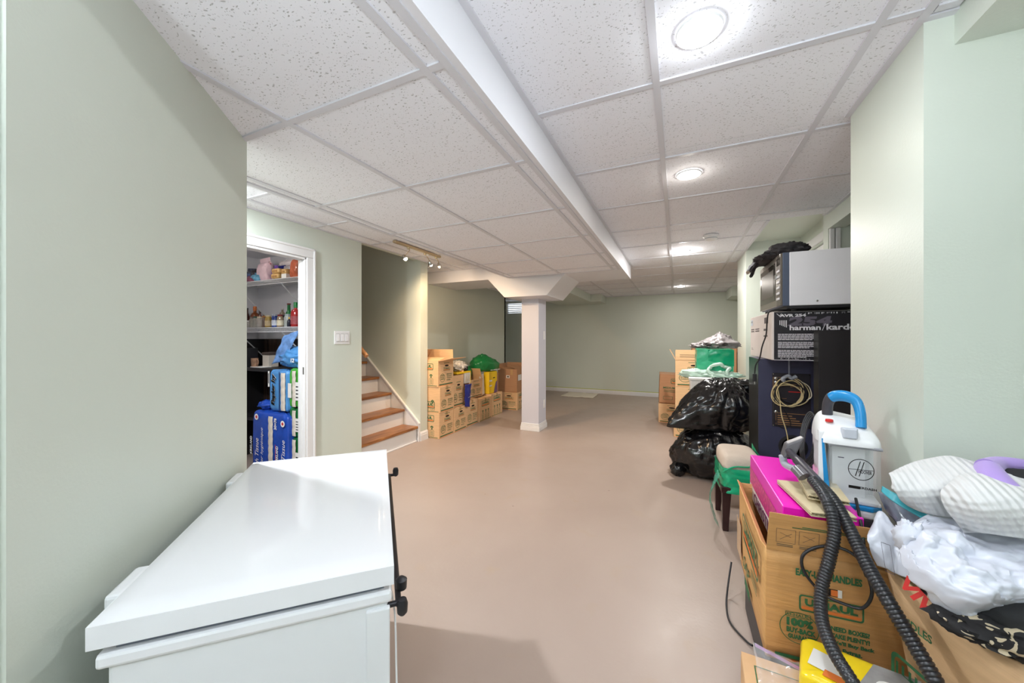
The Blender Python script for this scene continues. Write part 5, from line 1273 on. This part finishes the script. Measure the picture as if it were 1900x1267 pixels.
jar(473, 2.40, .085, .235, S(128, 66, 30), S(206, 110, 40), 'brown syrup bottle with an orange cap', neck=.03, cat='bottle', lidh=.045, name='syrup_bottle')
jar(481.5, 2.46, .035, .205, S(92, 74, 66), S(90, 90, 96), 'slim grey-capped bottle behind the pink-labelled bottle', neck=.04, cat='bottle', name='slim_bottle')
jar(483, 2.36, .035, .17, S(110, 60, 56), S(40, 26, 26), 'small bottle with a pink label beside the brown syrup', neck=.03, cat='bottle', band=S(226, 196, 196), name='small_bottle')
jar(489.5, 2.44, .03, .145, S(90, 60, 40), S(104, 78, 52), 'tiny brown spice bottle next to the blue tin', neck=.02, cat='bottle', name='spice_bottle')
jar(460, 2.26, .055, .075, S(190, 186, 180), S(216, 214, 210), 'low clear jar at the left end of the front row', glass=True)
jar(467.5, 2.26, .05, .11, S(176, 170, 160), S(112, 92, 84), 'clear jar with a brown lid in the front row', glass=True)
jar(474, 2.25, .048, .112, S(176, 174, 166), S(58, 96, 82), 'clear jar with a dark green lid in the front row', glass=True)
jar(482, 2.24, .06, .108, S(196, 190, 182), S(200, 186, 160), 'wide clear jar with a cream lid in the front row', glass=True)
jar(490, 2.27, .045, .115, S(150, 120, 100), S(170, 110, 50), 'narrow jar with a copper lid, left of the yellow relish', glass=True)
jar(498, 2.25, .06, .12, S(170, 140, 70), S(222, 208, 182), 'jar of yellow relish with a cream lid', band=S(212, 190, 150))
jar(510.5, 2.25, .058, .125, S(40, 62, 130), S(170, 176, 190), 'blue jar with a white label', band=S(206, 212, 226))
jar(520, 2.25, .058, .12, S(140, 120, 96), S(128, 26, 40), 'red-lidded jar with a cream label', band=S(206, 196, 170))
jar(527.5, 2.29, .05, .118, S(66, 56, 50), S(34, 34, 44), 'dark jar with a navy lid behind the vinegar bottle', band=S(120, 110, 90))
jar(533.5, 2.27, .06, .125, S(186, 190, 186), S(150, 160, 165), 'clear jar with a silver lid behind the small black bottle', glass=True)
jar(536.5, 2.232, .034, .09, S(20, 22, 40), S(226, 176, 50), 'small black bottle with a yellow cap', neck=.012, cat='bottle', name='black_bottle')
jar(524, 2.42, .06, .20, S(140, 126, 106), S(206, 204, 200), 'round stoppered jar behind the red-lidded jar', neck=.03, cat='jar')
jar(536, 2.40, .085, .245, S(24, 120, 60), S(120, 34, 34), 'green glass bottle with a red cap', neck=.09, cat='bottle', name='green_bottle')
jar(548.5, 2.262, .082, .232, S(150, 34, 34), S(20, 120, 56), 'red hot sauce bottle with a green pointed cap', neck=.02, cat='bottle', lidh=.052, name='hot_sauce_bottle', band=S(150, 70, 74))
jar(557, 2.42, .06, .215, S(70, 44, 36), S(40, 60, 44), 'dark bottle partly hidden behind the hot sauce', neck=.05, cat='bottle', name='dark_bottle')
tn = MB().box(-.035, .035, -.03, .03, 0, .125).build('blue_tin', mat('blue_tin', S(58, 104, 170), rough=.4, var=.1), loc=(cx(495, 2.45), 2.45, ZS2 + .003), bevel=.004)
tag(tn, 'small blue tin behind the jars on the lower pantry shelf', 'tin')
# upper shelf packages
def packet(u, Y, w, d_, h, m, label, name='snack_bag', rz=0, tilt=0, amp=.16, seed=1.0, z=ZS1, top=True, cat='packet', z0=0):
    t = thing(name, label, cat, (cx(u, Y), Y, z + .004 + z0), rot=(0, tilt, rz))
    def fn(a, v):
        an = 2 * PI * a; e = .55; sg = lambda q_, k_: math.copysign(abs(q_) ** k_, q_)
        pin = math.sin(PI * min(1, v * 1.15 + .0)) ** .35 if v > .5 else min(1, .75 + v)
        wx = w / 2 * sg(math.cos(an), e) * (1 - .06 * v); wy = d_ / 2 * sg(math.sin(an), e) * max(.06, pin if v < .87 else .06)
        k = 1 + amp * fbm((math.cos(an) * 2 + seed, math.sin(an) * 2, v * 4 + seed), 4)
        return (wx * k, wy * k, h * v)
    MB().grid(fn, 30, 16).build('pouch', m, t, smooth=60)
    if top: MB().box(-w * .46, w * .46, -.003, .003, h * .97, h * 1.06).build('seal', m, t, bevel=.001)
    return t
def foil(name, col, var=.25, vs=24, rough=.25): return mat(name, col, rough=rough, var=var, vscale=vs, bump=.5, bscale=22)
packet(459, 2.30, .12, .09, .10, foil('foil_a', S(70, 90, 130), .7, 30), 'dark blue snack packet at the left end of the top shelf', seed=3)
packet(466, 2.40, .15, .08, .175, foil('foil_b', S(64, 70, 90), .9, 34), 'tall multicoloured snack packet behind the blue ones', seed=5, tilt=.1)
packet(474, 2.37, .11, .07, .15, foil('foil_c', S(44, 40, 48), .9, 30), 'black and pale snack packet left of the pink bag', seed=8, tilt=-.1)
packet(479, 2.27, .13, .10, .085, foil('foil_d', S(100, 160, 190), .5, 26), 'light blue snack packet leaning on the pink bag', seed=2, tilt=.1)
packet(468, 2.25, .15, .07, .06, foil('foil_e', S(128, 70, 90), .7, 40), 'low maroon and white packet on the front of the top shelf', seed=9)
pb = packet(494, 2.30, .17, .11, .225, foil('foil_pink', S(226, 196, 204), .12, 14, .35), 'tall pink and white zip bag on the top shelf', name='zip_pouch', seed=4, tilt=-.08)
MB().box(-.08, .085, -.006, .006, .165, .175).build('zip_strip', mat('crimson_zip', S(186, 70, 96), rough=.4, var=.05), pb, bevel=.002)
packet(512.5, 2.32, .06, .08, .15, foil('foil_purple', S(110, 76, 160), .4), 'purple foil packet beside the pink bag', seed=6)
def tray(u, Y, w, h, label, z0=0, seed=1):
    t = thing('cookie_pack', label, 'packet', (cx(u, Y), Y, ZS1 + .004 + z0), .05, 'clear packs of tan cookies')
    supell((0, 0, h / 2), (w / 2, .05, h / 2), .35, 24, 12, amp=.06, seed=seed).build('wrap', foil('cookie_wrap_%d' % seed, S(206, 168, 110), .2, 30, .2), t, smooth=60)
    MB().box(-w * .3, w * .3, -.052, -.049, h * .3, h * .6).build('cookie_stack', mat('cookie_%d' % seed, S(176, 130, 74), var=.3, vscale=50), t)
tray(518, 2.26, .11, .052, 'lower left pack of tan cookies on the top shelf', 0, 1)
tray(519, 2.27, .115, .05, 'pack of tan cookies lying on top of the lower pack', .053, 2)
tray(532, 2.30, .12, .052, 'right pack of tan cookies above the small white box', .047, 3)
wbx = MB().box(-.035, .035, -.04, .04, 0, .043).build('white_carton', M_iw, loc=(cx(534, 2.27), 2.27, ZS1 + .004), bevel=.002); tag(wbx, 'small white carton at the front of the top shelf', 'carton')
packet(523, 2.40, .12, .08, .165, foil('foil_navy', S(40, 50, 130), .4), 'navy foil packet behind the tan cookies', seed=7)
packet(534, 2.38, .12, .07, .15, foil('foil_silver', S(190, 182, 186), .35, 18), 'silver foil packet behind the tan cookies', seed=11)
packet(544, 2.42, .16, .08, .17, foil('foil_red', S(128, 30, 34), .4), 'dark red packet behind the silver one', seed=12)
wt = packet(535, 2.44, .26, .06, .06, foil('foil_white', S(232, 222, 222), .15), 'white and silver packet lying on the red packet', seed=13, z0=.175, top=False)
packet(550, 2.30, .12, .09, .21, foil('foil_orange', S(190, 96, 62), .2), 'orange-brown bag at the right end of the top shelf', seed=14, tilt=.15)
# cable and junction box near the closet ceiling
jb = MB().box(-.03, .03, -.02, .02, -.04, .04).build('junction_box', mat('dark_box', S(58, 52, 50), var=.05), loc=(cx(459.5, 2.50), 2.512, 2.035), bevel=.003); tag(jb, 'small dark junction box at the closet ceiling', 'junction box')
wc = MB().tube(spline([(-4.0, 2.45, 1.985), (-3.85, 2.42, 1.98), (-3.72, 2.42, 2.0), (-3.62, 2.44, 2.05), (-3.5, 2.46, 2.1)], 8), .004, 6).build('ceiling_cable', M_wire, smooth=60); tag(wc, 'white cable drooping from the closet ceiling', 'cable')

# dark bookcase in the left of the closet
bkc = thing('dark_bookcase', 'dark brown open bookcase in the pantry closet', 'bookcase', (-3.80, 2.33, 0))
M_walnut = wood('dark_walnut', S(44, 32, 26), S(74, 56, 44), sc=(14, 14, 1.5))
M_bkw = mat('black_wood', S(26, 24, 25), rough=.5, var=.1)
MB().box(-.35, .30, .185, .20, 0, 1.22).build('back_panel', M_bkw, bkc)
for x in (-.33, -.19, -.05): MB().box(x - .062, x + .062, .165, .187, .05, 1.22).build('plank', M_walnut, bkc, bevel=.002)
MB().prism([(.03, 0), (.34, 0), (.34, .86), (.28, .95), (.03, 1.22)], -.184, -.16, 0, Mxz).build('shade_sheet', M_bkw, bkc)  # black sheet standing in for the triangular shade beside the planks
for z in (.42, .905): MB().box(-.35, .36, -.15, .18, z, z + .03).build('shelf_board', M_bkw, bkc, bevel=.002)
MB().box(-.36, -.33, -.15, .2, 0, 1.22).build('upright', M_bkw, bkc)
x_ = MB().box(-.08, .08, -.06, .06, 0, .19).build('black_case', M_dark, loc=(cx(459, 2.28), 2.28, .936), bevel=.005); tag(x_, 'black case on the closet bookcase shelf', 'case')
mgc = thing('brown_mug', 'brown patterned cup on the closet bookcase shelf', 'cup', (cx(472.5, 2.26), 2.26, .936))
MB().lathe([(.026, 0), (.03, .005), (.033, .09), (.03, .09), (.027, .01), (.001, .008)], 18).build('body', mat('brown_glaze', S(150, 116, 92), rough=.3, var=.4, vscale=30), mgc, smooth=50)
MB().tube(spline([(.03, 0, .075), (.055, 0, .07), (.055, 0, .035), (.03, 0, .025)], 5), .005, 8).build('handle', mat('brown_glaze_handle', S(150, 116, 92), rough=.3, var=.2), mgc, smooth=60)
x_ = MB().box(-.09, .09, -.05, .05, 0, .006).build('paper_sheet', M_iw, loc=(cx(484, 2.28), 2.28, .936), bevel=.001); tag(x_, 'white paper sheet lying on the closet bookcase shelf', 'paper')
x_ = thing('small_storage_box', 'small pale box with a dark lid on the closet bookcase', 'box', (cx(502, 2.36), 2.36, .936))
MB().box(-.05, .05, -.05, .05, 0, .13).build('body', mat('pale_box', S(196, 186, 174), var=.05), x_, bevel=.003); MB().box(-.054, .054, -.054, .054, .12, .15).build('lid', mat('dark_lid', S(70, 58, 52), var=.1), x_, bevel=.003)

# paper packs on the closet floor
def rollpack(label, x, y, z, w, d_, h, m, name='paper_pack', rz=0, prints=None, seed=1, win=None, mats=None, cat='paper pack'):
    t = thing(name, label, cat, (x, y, z), rz, 'wrapped paper packs')
    supell((0, 0, h / 2), (w / 2, d_ / 2, h / 2), .22, 48, 20, amp=.035, seed=seed).build('wrapper', m, t, smooth=50)
    if win:
        for (a, b2_, c_, e_) in win:
            k = MB()
            n = max(2, int((e_ - c_) / .06))
            k.grid(lambda u, v: (a + (b2_ - a) * u, -d_ / 2 - .006 - .004 * math.sin(PI * u) - .003 * abs(math.sin(v * n * PI)), c_ + (e_ - c_) * v), 6, n * 6).build('visible_rolls', mat('paper_rolls_' + name + str(seed), S(214, 204, 190), rough=.9, var=.12, vscale=24), t, smooth=60)
    if prints: prints.build('printed_marks', mats, t, (-w / 2, -d_ / 2, 0), (1, 0, 0), (0, 0, 1), off=.009)
    return t
M_bl1 = foil('royal_blue_wrap', S(34, 74, 170), .18, 8); M_bl2 = foil('sky_blue_wrap', S(84, 148, 208), .18, 8); M_gn1 = foil('leaf_green_wrap', S(78, 170, 60), .18, 8); M_gn2 = foil('dark_green_wrap', S(32, 110, 56), .2, 8)
M_rd = mat('red_mark', S(196, 40, 46), var=0)
PM = [M_iw, M_rd, mat('navy_mark', S(24, 34, 86), var=0), mat('black_mark', S(24, 22, 24), var=0)]
def vtext(p, t, x, y, ln, h, mi=0, bold=.02, shear=0):   # text running upwards
    vs, fs = text_geo(t, bold, shear, 1.0); p._add([(x - b_ * h, y + a_ * ln) for a_, b_ in vs], fs, mi, 2)
YP = 2.02
xa, xb = cx(463, YP), cx(531, YP)
wP = xb - xa
p = Print()
vtext(p, 'Bath Tissue', .13, .03, .30, .05, 0, 0, .3); vtext(p, 'papier hygiénique', .20, .03, .40, .04, 0, 0, .3)
p.poly(ell(.10, .52, .028, .028, 14), 0); p.poly(ell(.10, .52, .014, .014, 10), 1, 2)
vtext(p, '30=78', wP - .13, .43, .10, .035, 0, .03); p.poly(ell(wP - .05, .49, .028, .028, 14), 0); p.poly(ell(wP - .05, .49, .014, .014, 10), 1, 2)
vtext(p, 'KIRKLAND', wP - .11, .14, .15, .032, 0, .03); p.rect(wP - .15, wP - .145, .13, .30, 1)
vtext(p, 'Bath Tissue', wP - .02, .03, .32, .045, 0, 0, .3); vtext(p, 'KIRKLAND', .035, .18, .16, .03, 0, .03)
rollpack('large royal blue bath tissue pack on the closet floor', (xa + xb) / 2, YP + .13, 0, wP, .24, .57, M_bl1, seed=2, prints=p, mats=PM, win=[(wP * .02, wP * .14, .02, .54)])
p = Print()
xa2, xb2 = cx(497, YP + .04), cx(530, YP + .04); w2 = xb2 - xa2
vtext(p, 'Papier hy', w2 * .44, .06, .28, .065, 3, .05, .2); vtext(p, 'Papier hy', w2 * .44 + .003, .06, .28, .062, 0, .02, .2)
p.rect(w2 * .62, w2 * .66, .0, .36, 2, 1); p.rect(.0, w2 * .09, .22, .36, 0, 1); p.rect(.004, .014, .25, .34, 3, 2)
rollpack('sky blue paper towel pack standing on the blue bath tissue', (xa2 + xb2) / 2, YP + .15, .572, w2, .2, .37, M_bl2, seed=5, prints=p, mats=PM, win=[(w2 * .22, w2 * .46, .02, .35)])
blob((cx(490, YP + .06), YP + .12, .615), (.10, .09, .045), 32, .25, 3, 7, flat=-.04, ridge=.25).build('torn_wrapper', M_bl1, None, smooth=60)
tag(bpy.data.objects['torn_wrapper'], 'torn blue wrapper film gathered on the bath tissue pack', 'wrapper')
xg0, xg1 = cx(533, YP + .05), cx(560, YP + .05); wg = xg1 - xg0
for i, (zz, hh, mm, lab) in enumerate(((0, .37, M_gn2, 'bottom dark green paper pack beside the door jamb'), (.372, .25, M_gn2, 'middle green paper pack beside the door jamb'), (.624, .34, M_gn1, 'top bright green paper pack beside the door jamb'))):
    p = Print(); p.rect(wg * .03, wg * .28, hh * .25, hh * .62, 0); p.rect(wg * .55, wg * .95, hh * .2, hh * .66, 0)
    for k in range(4): p.rect(wg * .58, wg * .9, hh * (.26 + .09 * k), hh * (.29 + .09 * k), 3, 1)
    if i == 0: vtext(p, '78', wg * .8, .08, .06, .05, 0, .03)
    rollpack(lab, (xg0 + xg1) / 2, YP + .16, zz, wg, .2, hh, mm, seed=8 + i, prints=p, mats=PM, win=[(-wg * .18, wg * .06, .01, hh - .02)])
tw = thing('blue_wrapper_heap', 'crumpled blue plastic pack with 12 on it atop the paper packs', 'wrapper', (cx(534, YP + .06), YP + .15, .967))
blob((.0, 0, .09), (.22, .09, .10), 50, .2, 2.4, 2.8, flat=-.088, ridge=.22).build('film', M_bl2, tw, smooth=60)
MB().grid(lambda u, v: (-.26 + .20 * u + .18 * v, -.07 + .02 * fbm((u * 3, v * 3, 4)), .02 + .26 * v + .05 * u), 14, 14).build('film_flap', foil('blue_clear_film', S(110, 150, 205), .4, 14, .15), tw, smooth=70, solid=.003)
p = Print(); p.text('12', 0, 0, .045, .035, 0, bold=.04); p.build('printed_marks', PM, tw, (.05, -.095, .05), (1, 0, 0), (0, .1, 1), off=.004)
